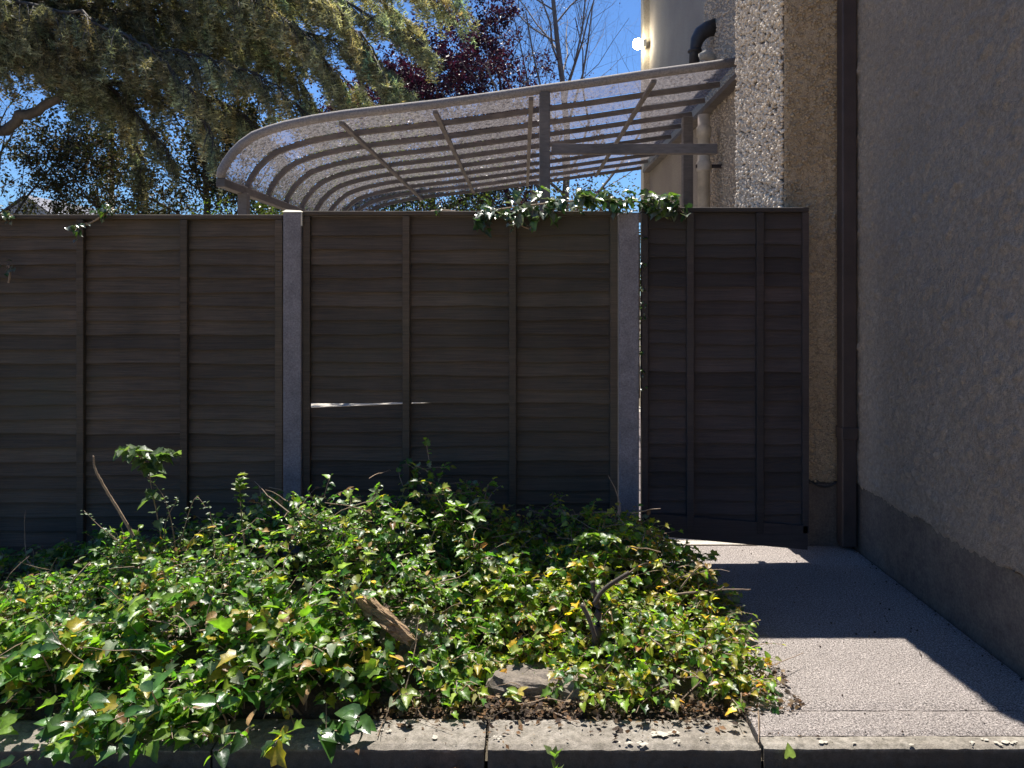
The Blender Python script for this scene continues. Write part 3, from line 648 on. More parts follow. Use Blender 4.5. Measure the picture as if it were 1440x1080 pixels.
def bare_tree(name, base, height, label, mat, seed, lean=(0, 0), r0=.09, spread=.5, levels=5, leaf=None, leafsz=.07, nleaf=0, leafcols=None, trunk_frac=0.35, cat='tree', up=0.25, nkid=(7, 5, 4, 4)):
    t_ = empty(name, base, label, cat); r_ = np.random.default_rng(seed)
    tr = MB(); br = MB(); tips = []
    def grow(p, d, ln, rad, lev):
        k = 5 if lev < 2 else 3; pts_ = [p]; dd = d
        nseg = k*2 if lev == 0 else k
        for i in range(nseg):
            dd = dd+r_.normal(0, .05 if lev == 0 else .14, 3)+np.array([0, 0, up*.25 if lev else 0]); dd = dd/np.linalg.norm(dd); pts_.append(pts_[-1]+dd*ln/nseg)
        pts_ = np.array(pts_)
        (tr if lev == 0 else br).tube(pts_.tolist(), list(np.linspace(rad, rad*.25 if lev == 0 else rad*.35, len(pts_))), 8 if lev == 0 else (5 if lev == 1 else 3), cap=lev < 2)
        if lev >= levels: 
            tips.append(pts_); return
        nk = nkid[min(lev, len(nkid)-1)]
        for i in range(nk):
            f_ = (trunk_frac if lev == 0 else .2)+(1-(trunk_frac if lev == 0 else .2))*(i+r_.random())/nk
            q = np.array([np.interp(f_*(len(pts_)-1), np.arange(len(pts_)), pts_[:, c]) for c in range(3)])
            an = r_.normal(size=3); an -= an.dot(dd)*dd; an /= np.linalg.norm(an)
            nd = dd*r_.uniform(.5, .9)+an*spread*r_.uniform(.8, 1.5); nd /= np.linalg.norm(nd)
            grow(q, nd, ln*(1-.55*f_)*r_.uniform(.38, .62) if lev == 0 else ln*r_.uniform(.4, .7), rad*(1-.75*f_)*.45, lev+1)
    d0 = np.array([lean[0], lean[1], 1.0]); grow(np.array(base, float), d0/np.linalg.norm(d0), height, r0, 0)
    tr.obj('trunk', mat, t_, smooth=True); br.obj('branches', mat, t_, kind='stuff')
    if nleaf:
        T = np.vstack(tips); idx = r_.integers(0, len(T), nleaf); pos = T[idx]+r_.normal(0, .05, (nleaf, 3))
        A = r_.normal(size=(nleaf, 3)); Bn = unit(r_.normal(size=(nleaf, 3))+np.array([0, 0, .8]))
        cols = np.array(leafcols)[r_.integers(0, len(leafcols), nleaf)]*r_.uniform(.6, 1.5, (nleaf, 1))
        me = scatter_mesh('foliage', TINY[0], TINY[1], pos, frames(A, Bn, leafsz*r_.uniform(.6, 1.3, nleaf)), cols, leaf); link('foliage', me, t_, kind='stuff')
    return t_
b0 = P(803, 400, 20); bare_tree('birch_tree', (b0.x-.1, 20, 0), 11.5, 'tall bare birch left of the house corner against blue sky', M['barklight'], 5, (0.012, 0), .13, .75, 4, M['purple'], .05, 260, [(0.08, 0.03, 0.03), (0.12, .05, .03)], .25, up=.5, nkid=(22, 8, 6, 4))
PUR = [(0.035, 0.012, 0.022), (0.05, 0.015, 0.028), (0.025, 0.010, 0.02), (0.045, 0.018, 0.036)]
b0 = P(630, 400, 19); bare_tree('purple_tree', (b0.x, 19, 0), 7.3, 'dark purple leaved tree standing behind the middle of the canopy', M['bark'], 8, (0, 0), .13, .95, 4, M['purple'], .085, 60000, PUR, .22, up=.1, nkid=(16, 7, 5, 3))
b0 = P(500, 400, 22); bare_tree('purple_tree', (b0.x, 22, 0), 6.6, 'dark purple leaved tree half hidden by the cedar tips', M['bark'], 18, (0, 0), .13, .95, 4, M['purple'], .085, 26000, PUR, .22, up=.1, nkid=(16, 7, 5, 3))
b0 = P(730, 400, 24); bare_tree('thorn_tree', (b0.x, 24, 0), 9.0, 'twiggy dark red budded tree between purple tree and birch', M['bark'], 28, (0, 0), .12, .9, 4, M['purple'], .06, 5000, PUR, .2, up=.3, nkid=(16, 8, 5, 4))
b0 = P(-30, 400, 17); bare_tree('bare_tree', (b0.x, 17, 0), 6.2, 'bare twiggy tree below the cedar limb at the left edge', M['bark'], 31, (.1, 0), .12, .9, 4, M['needle'], .06, 1200, [(.05, .05, .03)], .2, up=.2, nkid=(14, 7, 5, 4))
b0 = P(150, 400, 18); bare_tree('ivy_clad_tree', (b0.x, 18, 0), 5.6, 'dark thin ivy clad tree showing under the cedar foliage', M['bark'], 37, (.03, 0), .12, .9, 4, M['needle'], .08, 26000, [(.035, .045, .022), (.06, .06, .03), (.05, .035, .02)], .2, up=.2, nkid=(14, 7, 5, 4))
b0 = P(290, 400, 16); bare_tree('ivy_clad_tree', (b0.x, 16, 0), 5.2, 'dark bushy ivy clad tree beside the canopy gutter', M['bark'], 39, (.03, 0), .12, .9, 4, M['needle'], .08, 30000, [(.035, .045, .022), (.06, .06, .03), (.05, .035, .02)], .2, up=.2, nkid=(14, 7, 5, 4))

def shrub(name, c, rad, n, label, mat, cols, sz=.07, seed=1, tpl=TINY, cat='shrub', group=None):
    t_ = empty(name, (c[0], c[1], 0), label, cat, group); r_ = np.random.default_rng(seed)
    u = unit(r_.normal(size=(n, 3))); rr = r_.uniform(.45, 1, (n, 1))**.6; lump = 1+.22*np.sin(u[:, :1]*7+seed)*np.cos(u[:, 2:]*6+seed*2)+.12*np.sin(u[:, 1:2]*15+seed)
    pos = u*rr*lump*np.array(rad)+np.array(c); keep = pos[:, 2] > 0.02; pos = pos[keep]; n = len(pos); u = u[keep]
    cc = np.array(cols)[r_.integers(0, len(cols), n)]*r_.uniform(.6, 1.4, (n, 1))
    me = scatter_mesh('foliage', tpl[0], tpl[1], pos, frames(r_.normal(size=(n, 3)), unit(u+r_.normal(0, .6, (n, 3))+[0, 0, .4]), sz*r_.uniform(.6, 1.3, n)), cc, mat)
    link('foliage', me, t_, kind='stuff')
    st = MB()
    for k in range(9):
        d = unit(r_.normal(size=3)*np.array([1, 1, .5])); e_ = np.array(c)+d*np.array(rad)*.7; st.tube([(c[0], c[1], 0), tuple((np.array([c[0], c[1], 0])+e_)/2+r_.normal(0, .1, 3)), tuple(e_)], [.03, .02, .006], 4)
    st.obj('stems', M['bark'], t_, kind='stuff'); return t_
HG = [(.05, .075, .02), (.09, .12, .025), (.15, .16, .03), (.04, .06, .02)]
p = P(350, 320, 12.5); shrub('shrub', (p.x, 12.5, 1.5), (1.35, 1, 1.45), 9000, 'yellow green shrub under the canopy gutter end', M['leaf'], HG, .06, 2, group='shrubs beyond the fence')
p = P(215, 330, 11); shrub('shrub', (p.x, 11, 1.25), (1.1, .8, 1.25), 6000, 'low dark shrub peeping over the fence beneath the cedar', M['leaf'], HG, .055, 5, group='shrubs beyond the fence')
p = P(40, 330, 12); shrub('shrub', (p.x, 12, 1.3), (1.3, .8, 1.3), 5000, 'low shrub peeping over the fence in front of the distant roof', M['leaf'], HG, .055, 9, group='shrubs beyond the fence')
p = P(520, 300, 14.5); shrub('hedge', (p.x, 14.5, 2.2), (2.9, .9, 2.5), 26000, 'dark hedge seen through the glazing behind the canopy left half', M['leaf'], [(.035, .05, .02), (.06, .07, .03)], .07, 12, cat='hedge')
p = P(800, 300, 15.5); shrub('hedge', (p.x, 15.5, 1.6), (2.8, .9, 2.3), 16000, 'dark hedge seen through the glazing near the house corner', M['leaf'], [(.035, .05, .02), (.06, .07, .03), (.05, .025, .03)], .07, 14, cat='hedge')

# ------------------------------------------------------------------ ivy growing along the fence top
def vine(name, path_pts, n, label, spread, size, cols, hang=.12, seed=1, limit=300, tpls=(IVY, HEART)):
    t_ = empty(name, path_pts[0], label, 'ivy'); r_ = np.random.default_rng(seed)
    c = spline(path_pts, 10); st = MB(); st.tube(c.tolist(), .005, 5)
    L = np.arange(len(c)); spr = []
    for k in range(max(3, n//5)):
        f_ = r_.random()*(len(c)-1); p0 = np.array([np.interp(f_, L, c[:, i]) for i in range(3)]); d = np.array([r_.normal(0, .6), -abs(r_.normal(0, .7)), r_.normal(.15, .7)]); d /= np.linalg.norm(d)
        q = [p0]; ln = r_.uniform(.03, spread)
        for u in range(5): d = d+np.array([0, 0, -.28]); d /= np.linalg.norm(d); q.append(q[-1]+d*ln/5)
        spr.append(np.array(q)); st.tube([tuple(z) for z in q], [.003, .003, .0025, .002, .0015, .001], 3)
    st.obj('stem', M['twig'], t_)
    meshes = [leaf_obj_mesh(tp, np.array(cc), M['gloss']) for cc in cols for tp in tpls]
    n = min(n, limit)
    for i in range(n):
        q = spr[i % len(spr)]; f_ = r_.random()*(len(q)-1); p0 = np.array([np.interp(f_, np.arange(len(q)), q[:, j]) for j in range(3)])+r_.normal(0, .012, 3)
        if p0[1] > FY-.05 and p0[2] < FT-.02 : p0[1] = FY-.06
        tdir = np.array([r_.normal(0, .7), -abs(r_.normal(0.3, .5)), r_.normal(-.35, .4)]); nrm = np.array([r_.normal(0, .35), -.35+r_.normal(0, .3), 1])
        place_leaf(meshes[r_.integers(len(meshes))], p0, tdir, nrm, r_.uniform(*size), t_)
    return t_
VC = [(.05, .10, .03), (.10, .13, .09), (.04, .085, .035), (.12, .2, .04), (.13, .15, .12), (.15, .17, .13)]  # palest tones put white glints into the leaf colour
vine('fence_ivy', [P(662, 300, 4.14), P(720, 292, 4.12), P(790, 284, 4.12), P(850, 282, 4.13), P(915, 285, 4.14), P(945, 290, 4.16)], 290, 'white glinting ivy heaped along the fence top above the second post', .15, (.036, .068), VC, seed=4, tpls=(IVY, IVY, HEART))
vine('fence_ivy', [P(705, 300, 4.10), P(718, 308, 4.09), P(735, 318, 4.09), P(752, 325, 4.09)], 40, 'small ivy tail hanging down the fence left of the main heap', .05, (.016, .03), VC, seed=6)
vine('fence_ivy', [P(606, 297, 4.14), P(625, 296, 4.14), P(640, 297, 4.14)], 10, 'tiny yellow green ivy tuft on the fence top near its middle', .03, (.015, .025), VC, seed=8)
vine('fence_ivy', [P(-20, 296, 4.12), P(-5, 300, 4.12), P(18, 304, 4.12)], 16, 'ivy sprig on the fence top at the left picture edge', .05, (.02, .035), VC, seed=9)
vine('hanging_sprig', [P(160, 292, 4.12), P(148, 300, 4.08), P(130, 312, 4.06), P(105, 322, 4.05)], 70, 'pale spray of twigs drooping over the fence under the cedar', .07, (.018, .034), VC, seed=10)
vine('ivy_tuft', [P(12, 372, 4.10), P(14, 384, 4.09), P(12, 398, 4.09)], 9, 'few pale leaves poking through the left fence panel', .03, (.018, .028), VC, seed=12)
vine('gap_ivy', [P(899, 330, 4.2), P(899, 400, 4.2), P(898, 480, 4.2), P(899, 560, 4.2)], 46, 'thin ivy filling the gap between second post and gate', .03, (.012, .022), VC, seed=14)

# ------------------------------------------------------------------ the planted bed
def lerp(x, xs, ys_): return np.interp(x, xs, ys_)
def bedH(x, y):
    x = np.asarray(x, float); y = np.asarray(y, float)
    ridge = lerp(x, [-3.2, -2.2, -1.7, -1.2, -.75, -.45, -.1, .05, .25, .48, .68, .83, .90], [.13, .19, .29, .42, .53, .54, .41, .31, .39, .37, .29, .14, 0.0])
    lowy = lerp(x, [-3.2, -.62, -.54, .85, .95], [2.36, 2.36, 2.62, 2.62, 2.75])
    fr = np.clip((y-lowy)/(lerp(x, [-3, -.5, -.3, .3, .5, 1], [.75, .75, .95, .95, .7, .45])), 0, 1)**.75
    bk_ = np.clip((4.15-y)/.35, .25, 1)
    hh = ridge*fr*bk_
    dip = np.exp(-(((x+.02)/.30)**2+((y-2.78)/.20)**2)); hh = hh*(1-.72*dip)
    hh = hh*(1+.20*np.sin(x*7+1)*np.cos(y*8+x)+.17*np.sin(x*17+y*13))
    return hh
nx, ny = 110, 50; V_ = []; f = []
for j in range(ny+1):
    for i in range(nx+1):
        x = -4.2+(0.78+4.2)*i/nx; y = 2.60+(FY-.075-2.60)*j/ny
        z = max(0.0, float(bedH(x, y))*.30)-0.03+random.uniform(0, .018)+ (0.02 if x < -.4 else 0)
        V_.append((x, y, z if j else -0.06))
for j in range(ny):
    for i in range(nx): a_ = j*(nx+1)+i; f.append((a_, a_+1, a_+nx+2, a_+nx+1))
s = MB(); s.add(V_, f); s.obj('bed_soil', M['soil'], kind='structure', smooth=True)

bed = empty('ivy_bed', (-.8, 3.2, 0), 'sunlit tangled mass of ivy and bramble filling the raised bed', 'ivy')
# sprigs with leaves along them
SP = MB(); L_pos, L_dir, L_nrm, L_s, L_k = [], [], [], [], []
nspr = 6300
r_ = np.random.default_rng(77); cnt = 0
while cnt < nspr:
    x = r_.uniform(-3.3, 0.90); y = r_.uniform(2.38, 4.1)
    Hh = float(bedH(x, y))
    if Hh < .03: continue
    hole = max(math.exp(-(((x+.02)/.27)**2+((y-2.72)/.17)**2)), .9*math.exp(-(((x+.42)/.17)**2+((y-2.80)/.13)**2)), .6*math.exp(-(((x+1.45)/.10)**2+((y-2.62)/.10)**2)), .6*math.exp(-(((x+1.15)/.08)**2+((y-2.66)/.10)**2)))
    if r_.random() < hole*.9: continue
    gap = .5+.5*math.sin(x*5.3+1.7*math.sin(y*4.1))*math.cos(y*6.7+x*2.1)
    if r_.random() < .95*gap**2.5: continue
    if x < -.35 and y < 2.6 and r_.random() < .55+.4*math.sin(x*7): continue
    if y > 3.72 and r_.random() < .82 and not (-.45 < x < .6): continue
    cnt += 1
    over = .02 if x > 0 else .05
    z0 = max(.0, Hh*r_.uniform(.1, .85)) if r_.random() < .55 else max(.0, Hh*r_.uniform(.6, .9))
    p0 = np.array([x, y, z0+.005]); ln = r_.uniform(.05, .16)
    d = np.array([r_.normal(0, .7), r_.normal(-.25, .6), r_.uniform(.2, 1.0)]); d /= np.linalg.norm(d)
    q = [p0]
    for u in range(4): d = d+np.array([0, 0, -.10])+r_.normal(0, .12, 3); d /= np.linalg.norm(d); q.append(q[-1]+d*ln/4)
    q = np.array(q); top = Hh+.03
    q[:, 2] = np.where(q[:, 2] > top, top-(q[:, 2]-top)*.3, q[:, 2]); q[:, 2] = np.maximum(q[:, 2], .006 if x > -.4 else -.03)
    SP.tube(q.tolist(), [.0022, .002, .0017, .0014, .001], 3, cap=False)
    spec = int((math.sin(x*3.1+y*1.7)+math.sin(y*5.3-x*2.2)+r_.normal(0, .7)) > .6)+2*int(r_.random() < .12)
    nl = r_.integers(4, 9)
    for k in range(nl):
        f_ = (k+.6)/nl*4; p_ = np.array([np.interp(f_, np.arange(5), q[:, i]) for i in range(3)])
        sd_ = (1 if k % 2 else -1); dv_ = q[min(4, int(f_)+1)]-q[min(3, int(f_))]; dv_ = dv_/max(1e-6, np.linalg.norm(dv_))
        lat = np.cross(dv_, [0, 0, 1.0])*sd_
        td = lat*r_.uniform(.5, 1.1)+dv_*r_.uniform(.2, .8)+r_.normal(0, .25, 3)+np.array([0, -.15, -.12])
        nr = np.array([r_.normal(0, .45), r_.normal(-.12, .45), 1.0])
        L_pos.append(p_+td/np.linalg.norm(td)*.008); L_dir.append(td); L_nrm.append(nr)
        big = 1.45 if (x < -.4 and y < 2.8) else (1.15 if x < -.4 and y < 3.0 else 1.0)
        L_s.append((.013+.034*r_.random()**1.5)*big*(1.0 if spec != 1 else .85)); L_k.append(min(spec, 3))
SP.obj('stems', M['twig'], bed, kind='stuff')
L_pos, L_dir, L_nrm, L_s, L_k = map(np.array, (L_pos, L_dir, L_nrm, L_s, L_k))
u = r_.random(len(L_pos)); kk = np.where(L_k == 1, 1, np.where(L_k == 0, 0, np.where(L_k == 2, 2, 3)))
tpls = [IVY, HEART, JAG, OVAL]
# right side of the bed is yellower
xs_ = L_pos[:, 0]; pyel = np.clip(.09+.12*(xs_+.6), .06, .26)
cols = pick_cols(len(L_pos), .0, .06); kk = np.where((cols[:, 0] > cols[:, 1]) & (kk != 1), 3, kk); yel = rng.random(len(L_pos)) < pyel
cols[yel] = np.array(YELLOWS)[rng.integers(0, 3, yel.sum())]*rng.uniform(.6, 1.2, (yel.sum(), 1))
lg = (xs_ > -.2) & (rng.random(len(xs_)) < .45); cols[lg] *= np.array([1.7, 1.35, .9])
# the 300 that show largest become objects
app = L_s/L_pos[:, 1]*F; score = app*(L_pos[:, 2] > bedH(xs_, L_pos[:, 1])*.55)*(L_pos[:, 1] < 3.25)*(np.abs(xs_-.0) < 2.1)
big = np.argsort(-score)[:285]; isbig = np.zeros(len(L_pos), bool); isbig[big] = True
var = {}
for i in big:
    key = (int(kk[i]), tuple(np.round(cols[i]*20)/20*1.0) if False else int(rng.integers(0, 9)))
    if key not in var: var[key] = leaf_obj_mesh(tpls[key[0]], cols[i], M['leaf'])
    place_leaf(var[key], L_pos[i], L_dir[i], L_nrm[i], float(L_s[i])*1.08, bed)
for k, tp in enumerate(tpls):
    sel = (kk == k) & ~isbig
    if sel.sum():
        me = scatter_mesh('foliage', tp[0], tp[1], L_pos[sel], frames(L_dir[sel], L_nrm[sel], L_s[sel]), cols[sel], M['leaf'], True); link('foliage', me, bed, kind='stuff')
print('bed leaves', len(L_pos))

tw_ = MB(); r_ = np.random.default_rng(5)
for k in range(230):
    x, y = r_.uniform(-2.4, .85), r_.uniform(2.62, 3.6); h0 = float(bedH(x, y)); d = np.array([r_.normal(0, 1), r_.normal(-.2, .6), r_.uniform(-.1, .7)]); d /= np.linalg.norm(d)
    q = [np.array([x, y, max(.01, h0*r_.uniform(.4, 1.0))])]; ln = r_.uniform(.08, .32)
    for u in range(6): d = d+r_.normal(0, .13, 3)+np.array([0, 0, -.05]); d /= np.linalg.norm(d); q.append(q[-1]+d*ln/6); q[-1][2] = max(q[-1][2], .01)
    tw_.tube(q, list(np.linspace(.0026, .0010, 7)*r_.uniform(.7, 1.4)), 4)
tw_.obj('dry_stems', M['twig'], bed, kind='stuff')
# plants that stand out of the bed
def plant(name, stem_pts, leaves, label, tpl, size, cols, cat='plant', rad=.004, mat='leaf', seed=1, upb=.3, side=1.0, stems=(), group=None, j=0.0):
    t_ = empty(name, stem_pts[0], label, cat, group); r_ = np.random.default_rng(seed)
    allc = []
    for sp_ in [stem_pts]+list(stems):
        c = spline(sp_, 8); allc.append(c); st = MB(); st.tube(c.tolist(), list(np.linspace(rad, rad*.35, len(c))), 6); st.obj('stem', M['twig'], t_, smooth=True)
    ms = [leaf_obj_mesh(tpl, np.array(cc), M[mat]) for cc in cols]
    for i in range(leaves):
        c = allc[i % len(allc)]; f_ = (1-(r_.random()**1.3)*.75)*(len(c)-1); p0 = np.array([np.interp(f_, np.arange(len(c)), c[:, q]) for q in range(3)])+r_.normal(0, j, 3)
        an = r_.uniform(0, 6.28); td = np.array([math.cos(an)*side, math.sin(an)*side, upb+r_.normal(0, .25)]); nr = np.array([r_.normal(0, .3), r_.normal(-.2, .3), 1])
        place_leaf(ms[r_.integers(len(ms))], p0, td, nr, r_.uniform(*size), t_)
    return t_
SIL = [(.10, .14, .07), (.08, .13, .06), (.12, .16, .09)]
plant('elder_seedling', [P(232, 790, 3.4), P(222, 730, 3.4), P(212, 680, 3.38), P(208, 640, 3.36)], 62, 'tall leafy seedling with a silvery top above the left of the bed', JAG, (.045, .08), SIL, seed=3, upb=-.1, stems=[[P(212, 660, 3.38), P(195, 640, 3.33), P(178, 632, 3.3)], [P(210, 655, 3.38), P(225, 640, 3.36), P(242, 640, 3.35)]])
plant('fine_shrub', [P(250, 800, 3.38), P(240, 730, 3.36), P(225, 690, 3.36), P(195, 660, 3.34)], 150, 'fine leaved shrub with small grey green leaves below the seedling', OVAL, (.010, .020), SIL, seed=5, rad=.003, j=.006,
      stems=[[P(245, 800, 3.36), P(260, 740, 3.35), P(275, 700, 3.34), P(290, 715, 3.33)], [P(250, 780, 3.38), P(285, 745, 3.36), P(315, 735, 3.35)], [P(200, 800, 3.3), P(165, 760, 3.28), P(140, 740, 3.27), P(118, 718, 3.26)], [P(205, 795, 3.3), P(170, 765, 3.28), P(150, 750, 3.27)], [P(235, 790, 3.36), P(232, 740, 3.35), P(250, 700, 3.34)], [P(300, 780, 3.36), P(300, 745, 3.36), P(295, 720, 3.35)]])
plant('ivy_shoot', [P(345, 780, 3.34), P(340, 730, 3.34), P(338, 700, 3.33), P(336, 668, 3.32)], 26, 'upright yellow green ivy shoot right of the silvery seedling', IVY, (.028, .046), [(.12, .18, .04), (.2, .22, .08), (.08, .14, .03)], seed=7)
plant('clematis_shoot', [P(480, 780, 3.4), P(500, 740, 3.38), P(520, 715, 3.36), P(532, 692, 3.35)], 34, 'pale silvery leaved shoots crowning the middle of the bed', JAG, (.035, .06), SIL, seed=8, stems=[[P(470, 780, 3.4), P(455, 735, 3.38), P(435, 720, 3.36)], [P(560, 770, 3.4), P(580, 730, 3.36), P(575, 708, 3.35)]])
plant('lime_sprig', [P(600, 770, 3.38), P(618, 735, 3.35), P(640, 712, 3.33), P(672, 728, 3.3)], 22, 'bright lime green leaved sprig right of the silvery shoots', OVAL, (.035, .055), [(.16, .26, .03), (.12, .22, .03)], seed=9)
plant('yellow_sprig', [P(800, 800, 3.3), P(815, 765, 3.28), P(830, 755, 3.26), P(870, 760, 3.25)], 26, 'yellow green leafy sprig on the right half of the bed', HEART, (.03, .055), [(.25, .28, .05), (.12, .2, .04), (.09, .15, .06)], seed=10)
plant('drooping_sprig', [P(955, 830, 3.2), P(975, 805, 3.18), P(990, 795, 3.16), P(1000, 812, 3.14)], 14, 'pale drooping sprig at the right shoulder of the bed', OVAL, (.025, .04), [(.25, .25, .08), (.3, .2, .08)], seed=11)
BG = [(.05, .13, .025), (.07, .17, .03), (.045, .10, .025)]
for i, (px, py, d, n_, lab) in enumerate([(215, 985, 2.40, 9, 'large glossy oval leaved plant hanging over the kerb at left'), (125, 1000, 2.42, 6, 'glossy oval leaved plant low at the far left of the kerb'), (420, 960, 2.55, 12, 'oval leaved green shoot rising just left of the kerb top'), (500, 1020, 2.45, 10, 'leafy sprig trailing over the left end of the visible kerb'), (305, 1000, 2.42, 9, 'mottled green and yellow leaved plant above the hidden kerb'), (60, 930, 2.6, 9, 'lobed green leaved plant at the left edge of the bed')]):
    b0 = P(px, py, d); dz_ = max(.0, b0.z-.03)
    plant('broad_leaved_plant', [(b0.x, b0.y+.08, -.02), (b0.x+.01, b0.y+.05, b0.z*.5), (b0.x, b0.y, b0.z+.02), (b0.x+.02, b0.y-.04, b0.z+.05)], n_, lab, HEART if i % 2 else OVAL, (.05, .085), BG, seed=20+i, mat='gloss', stems=[[(b0.x, b0.y+.08, -.02), (b0.x-.06, b0.y, b0.z*.7), (b0.x-.10, b0.y-.05, max(.02, b0.z*.8))]], group='broad leaved plants along the kerb')
p = P(725, 960, 2.62); plant('yellow_seedling', [(p.x, 2.68, 0), (p.x, 2.66, .04), (p.x+.01, 2.62, .07), (p.x+.03, 2.58, .05)], 9, 'small yellow and lime leaved seedling before the flat stone', OVAL, (.035, .05), [(.4, .32, .08), (.2, .28, .04)], seed=31)
# bare cane, stump, twigs
def stick(pts_, r_, label, name='twig', cat='twig', mat='twig', forks=()):
    s_ = MB(); c = spline(pts_, 9); rg = np.random.default_rng(9); big_ = r_ > .01; c[1:-1] += rg.normal(0, r_*(.22 if big_ else .1), (len(c)-2, 3)); s_.tube(c.tolist(), list(np.linspace(r_*1.2, r_*.5, len(c))*(1+(rg.normal(0, .22, len(c)) if big_ else 0))), 9)
    for fk in forks: s_.tube(spline(fk, 5).tolist(), r_*.55, 5)
    o_ = s_.obj(name, M[mat], smooth=True); return tag(o_, label, cat)
stick([P(207, 795, 3.3), P(180, 740, 3.28), P(150, 690, 3.27), P(134, 660, 3.26), P(131, 641, 3.26)], .0065, 'bare curved reddish cane leaning left above the bed', 'cane', 'cane')
stick([P(935, 838, 3.15), P(985, 832, 3.13), P(1020, 829, 3.12), P(1056, 829, 3.1)], .0045, 'bare twig sticking out level from the right of the bed', forks=[[P(1012, 830, 3.12), P(1018, 825, 3.11)]])
stick([P(1000, 960, 2.85), P(1060, 945, 2.83), P(1100, 930, 2.9), P(1130, 918, 2.98)], .002, 'hair thin twig lying on the path beside the bed')
stick([P(893, 905, 2.9), P(905, 895, 2.88), P(925, 905, 2.8), P(950, 925, 2.75)], .004, 'arched bare twig low in the right of the bed')
stick([P(830, 1040, 2.5), P(850, 1030, 2.54), P(885, 1010, 2.6)], .003, 'short pale twig lying across the kerb top')
stick([P(535, 1000, 2.62), P(545, 985, 2.7), P(575, 965, 2.8)], .0035, 'short pale twig leaning in the bed above the kerb')
stick([P(842, 985, 2.86), P(834, 930, 2.88), P(842, 870, 2.9), P(833, 818, 2.92)], .016, 'dark woody stump rising in the right half of the bed', 'stump', 'stump', 'bark', forks=[[P(835, 850, 2.79), P(850, 828, 2.8), P(885, 805, 2.82)], [P(838, 900, 2.77), P(828, 870, 2.79), P(818, 850, 2.8)]])
def lump(center, rad, label, name, cat, mat, seed, rot=(0, 0, 0), n=26, rough=.16):
    r_ = np.random.default_rng(seed); V_ = []; f = []; m_ = n//2
    ph_ = r_.uniform(0, 6, 6)
    for i in range(m_+1):
        for j in range(n):
            th, fi = math.pi*i/m_, 2*math.pi*j/n; v = np.array([math.sin(th)*math.cos(fi), math.sin(th)*math.sin(fi), math.cos(th)])
            v = np.sign(v)*np.abs(v)**.62
            k = 1+rough*(math.sin(v[0]*5+ph_[0])*math.sin(v[1]*6+ph_[1])+.6*math.sin(v[2]*9+ph_[2]+v[0]*8)+.5*r_.normal()*.3)
            V_.append(v*np.array(rad)*k)
    for i in range(m_):
        for j in range(n): f.append((i*n+j, (i+1)*n+j, (i+1)*n+(j+1) % n, i*n+(j+1) % n))
    s_ = MB(); s_.add(V_, f); o_ = s_.obj(name, M[mat], loc=center); o_.rotation_euler = rot; return tag(o_, label, cat)
lump(P(538, 868, 2.84), (.12, .042, .028), 'weathered brown chunk of bark lying on the ivy', 'bark_chunk', 'bark', 'barkchunk', 3, (R(-25), R(33), R(-12)), rough=.26)
lump((.02, 2.80, .015), (.15, .09, .05), 'flat topped pale stone in the hollow of the bed', 'stone', 'stone', 'stone', 4, (0, R(3), R(8)), rough=.10)
lump((.17, 2.76, .0), (.07, .07, .055), 'smaller stone right of the flat topped stone', 'stone', 'stone', 'stone', 6, (0, R(-4), R(-10)), rough=.12)
lump((-.42, 2.98, .06), (.13, .12, .11), 'dark stone under the bark chunk', 'stone', 'stone', 'stone', 7, (0, R(-4), R(20)), rough=.12)
# leaf litter: along the bed edge, on the path edge, in front of the kerb
n = 5200; px_ = rng.random(n); pos = np.zeros((n, 3))
a1 = n//2; pos[:a1, 0] = rng.uniform(-2.2, 1.9, a1); pos[:a1, 1] = rng.uniform(2.15, 2.42, a1); pos[:a1, 2] = -.075+rng.random(a1)*.016
b1_ = n-a1; pos[a1:, 0] = rng.uniform(-.6, .98, b1_); pos[a1:, 1] = 2.60+np.abs(rng.normal(0, .07, b1_)); pos[a1:, 2] = .006+rng.random(b1_)*.02
kt = rng.random(n) < .07; pos[kt, 0] = rng.uniform(-.6, 1.0, kt.sum()); pos[kt, 1] = 2.60-np.abs(rng.normal(0, .06, kt.sum())); pos[kt, 2] = .008
edge = pos[:, 0] > .76; pos[edge & (pos[:, 1] > 2.5), 1] = rng.uniform(2.62, 3.0, (edge & (pos[:, 1] > 2.5)).sum())
cols = np.array([(.10, .065, .04), (.18, .10, .05), (.06, .04, .03), (.22, .16, .10), (.045, .03, .022)])[rng.integers(0, 5, n)]*rng.uniform(.7, 1.3, (n, 1))
me = scatter_mesh('leaf_litter', TINY[0], TINY[1], pos, frames(rng.normal(size=(n, 3))*[1, 1, .2], unit(rng.normal(0, .5, (n, 3))+[0, 0, 1]), (.006+.030*rng.random(n)**2.2)), cols, M['dry'])
o = link('leaf_litter', me, kind='stuff'); tag(o, 'brown leaf litter and crumbs along the kerb and the bed edge')
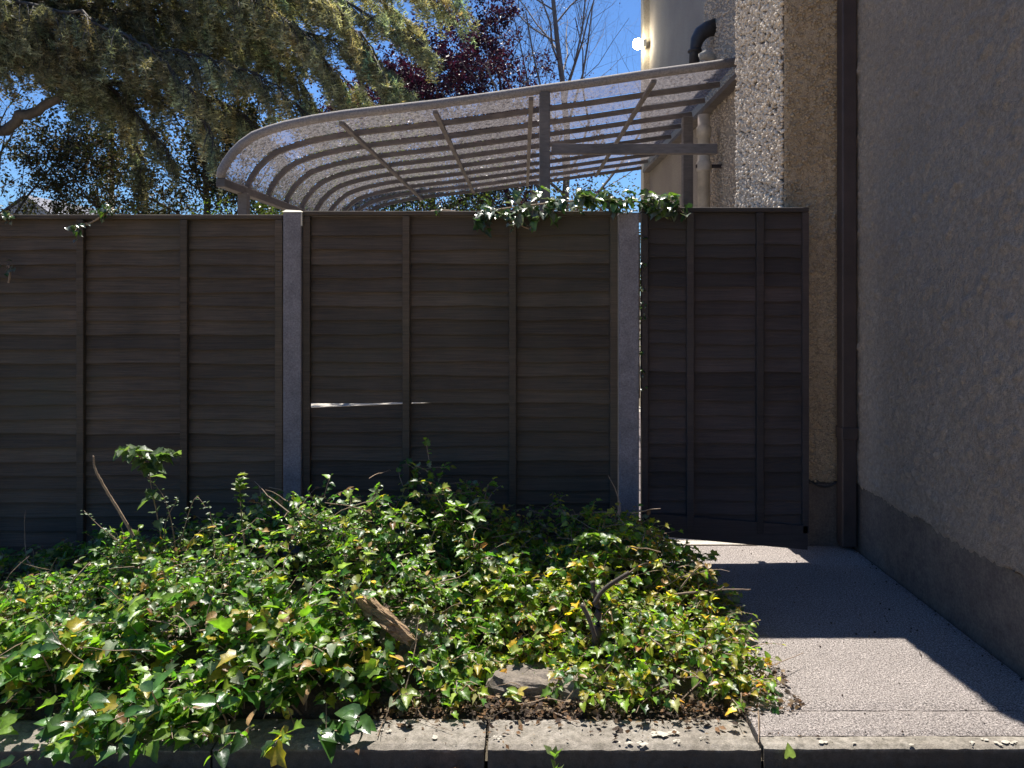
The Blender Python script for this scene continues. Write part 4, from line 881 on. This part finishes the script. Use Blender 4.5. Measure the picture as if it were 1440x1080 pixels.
n = 420; gp = np.zeros((n, 3)); gp[:, 0] = rng.uniform(.8, 1.86, n); gp[:, 1] = rng.uniform(2.43, 4.3, n); wn = rng.random(n) < .35; gp[wn, 0] = 1.865-np.abs(rng.normal(0, .03, wn.sum())); gp[:, 2] = .004
me = scatter_mesh('grit', ICO, ICF, gp, frames(rng.normal(size=(n, 3)), rng.normal(size=(n, 3)), .001+.004*rng.random(n)**4), np.array([(.12, .09, .07), (.3, .27, .24), (.06, .05, .04)])[rng.integers(0, 3, n)], M['dry']); tag(link('grit', me, kind='stuff'), 'loose grit and crumbs strewn over the path')
ms = [leaf_obj_mesh(tp, np.array(c_), M['dry'], 'fallen_leaf') for tp in (OVAL, JAG) for c_ in [(.38, .17, .07), (.28, .14, .07), (.42, .28, .16)]]
for i, (px, lab) in enumerate([(70, 'at the far left corner'), (130, 'second from the left picture edge'), (215, 'below the large glossy plant'), (335, 'below the mottled plant'), (450, 'below the trailing sprig'), (560, 'left of the first visible kerb joint'), (600, 'before the middle of the kerb stone'), (640, 'nearly touching the kerb joint from the left'), (668, 'directly below the kerb joint')]):
    o = bpy.data.objects.new('fallen_leaf', ms[i % 6]); C.objects.link(o); d = 2.33+random.uniform(-.01, .05); o.location = ((px-HX)/F*d, d, -.06)
    o.rotation_euler = (random.uniform(-.5, .5), random.uniform(-.5, .5), random.uniform(0, 6)); s_ = random.uniform(.04, .07); o.scale = (s_, s_, s_)
    tag(o, 'curled orange brown fallen leaf on the ground '+lab, 'leaf', 'fallen leaves before the kerb')
p = P(1110, 1055, 2.41); o = place_leaf(leaf_obj_mesh(HEART, np.array((.28, .36, .14)), M['gloss'], 'green_leaf'), (p.x, 2.412, -.02), (-.1, -.3, 1), (0, -1, .3), .045, empty('single_leaf', (p.x, 2.4, -.085), 'single pale green leaf against the kerb face below the path', 'leaf'))
# weed in front of kerb
plant('weed', [(.11, 2.37, -.085), (.105, 2.37, -.05), (.10, 2.365, -.02), (.095, 2.36, .015)], 11, 'small pale green weed growing against the kerb face', TINY, (.03, .05), [(.2, .26, .12), (.12, .2, .06)], seed=41, rad=.002, upb=.9, side=.6)
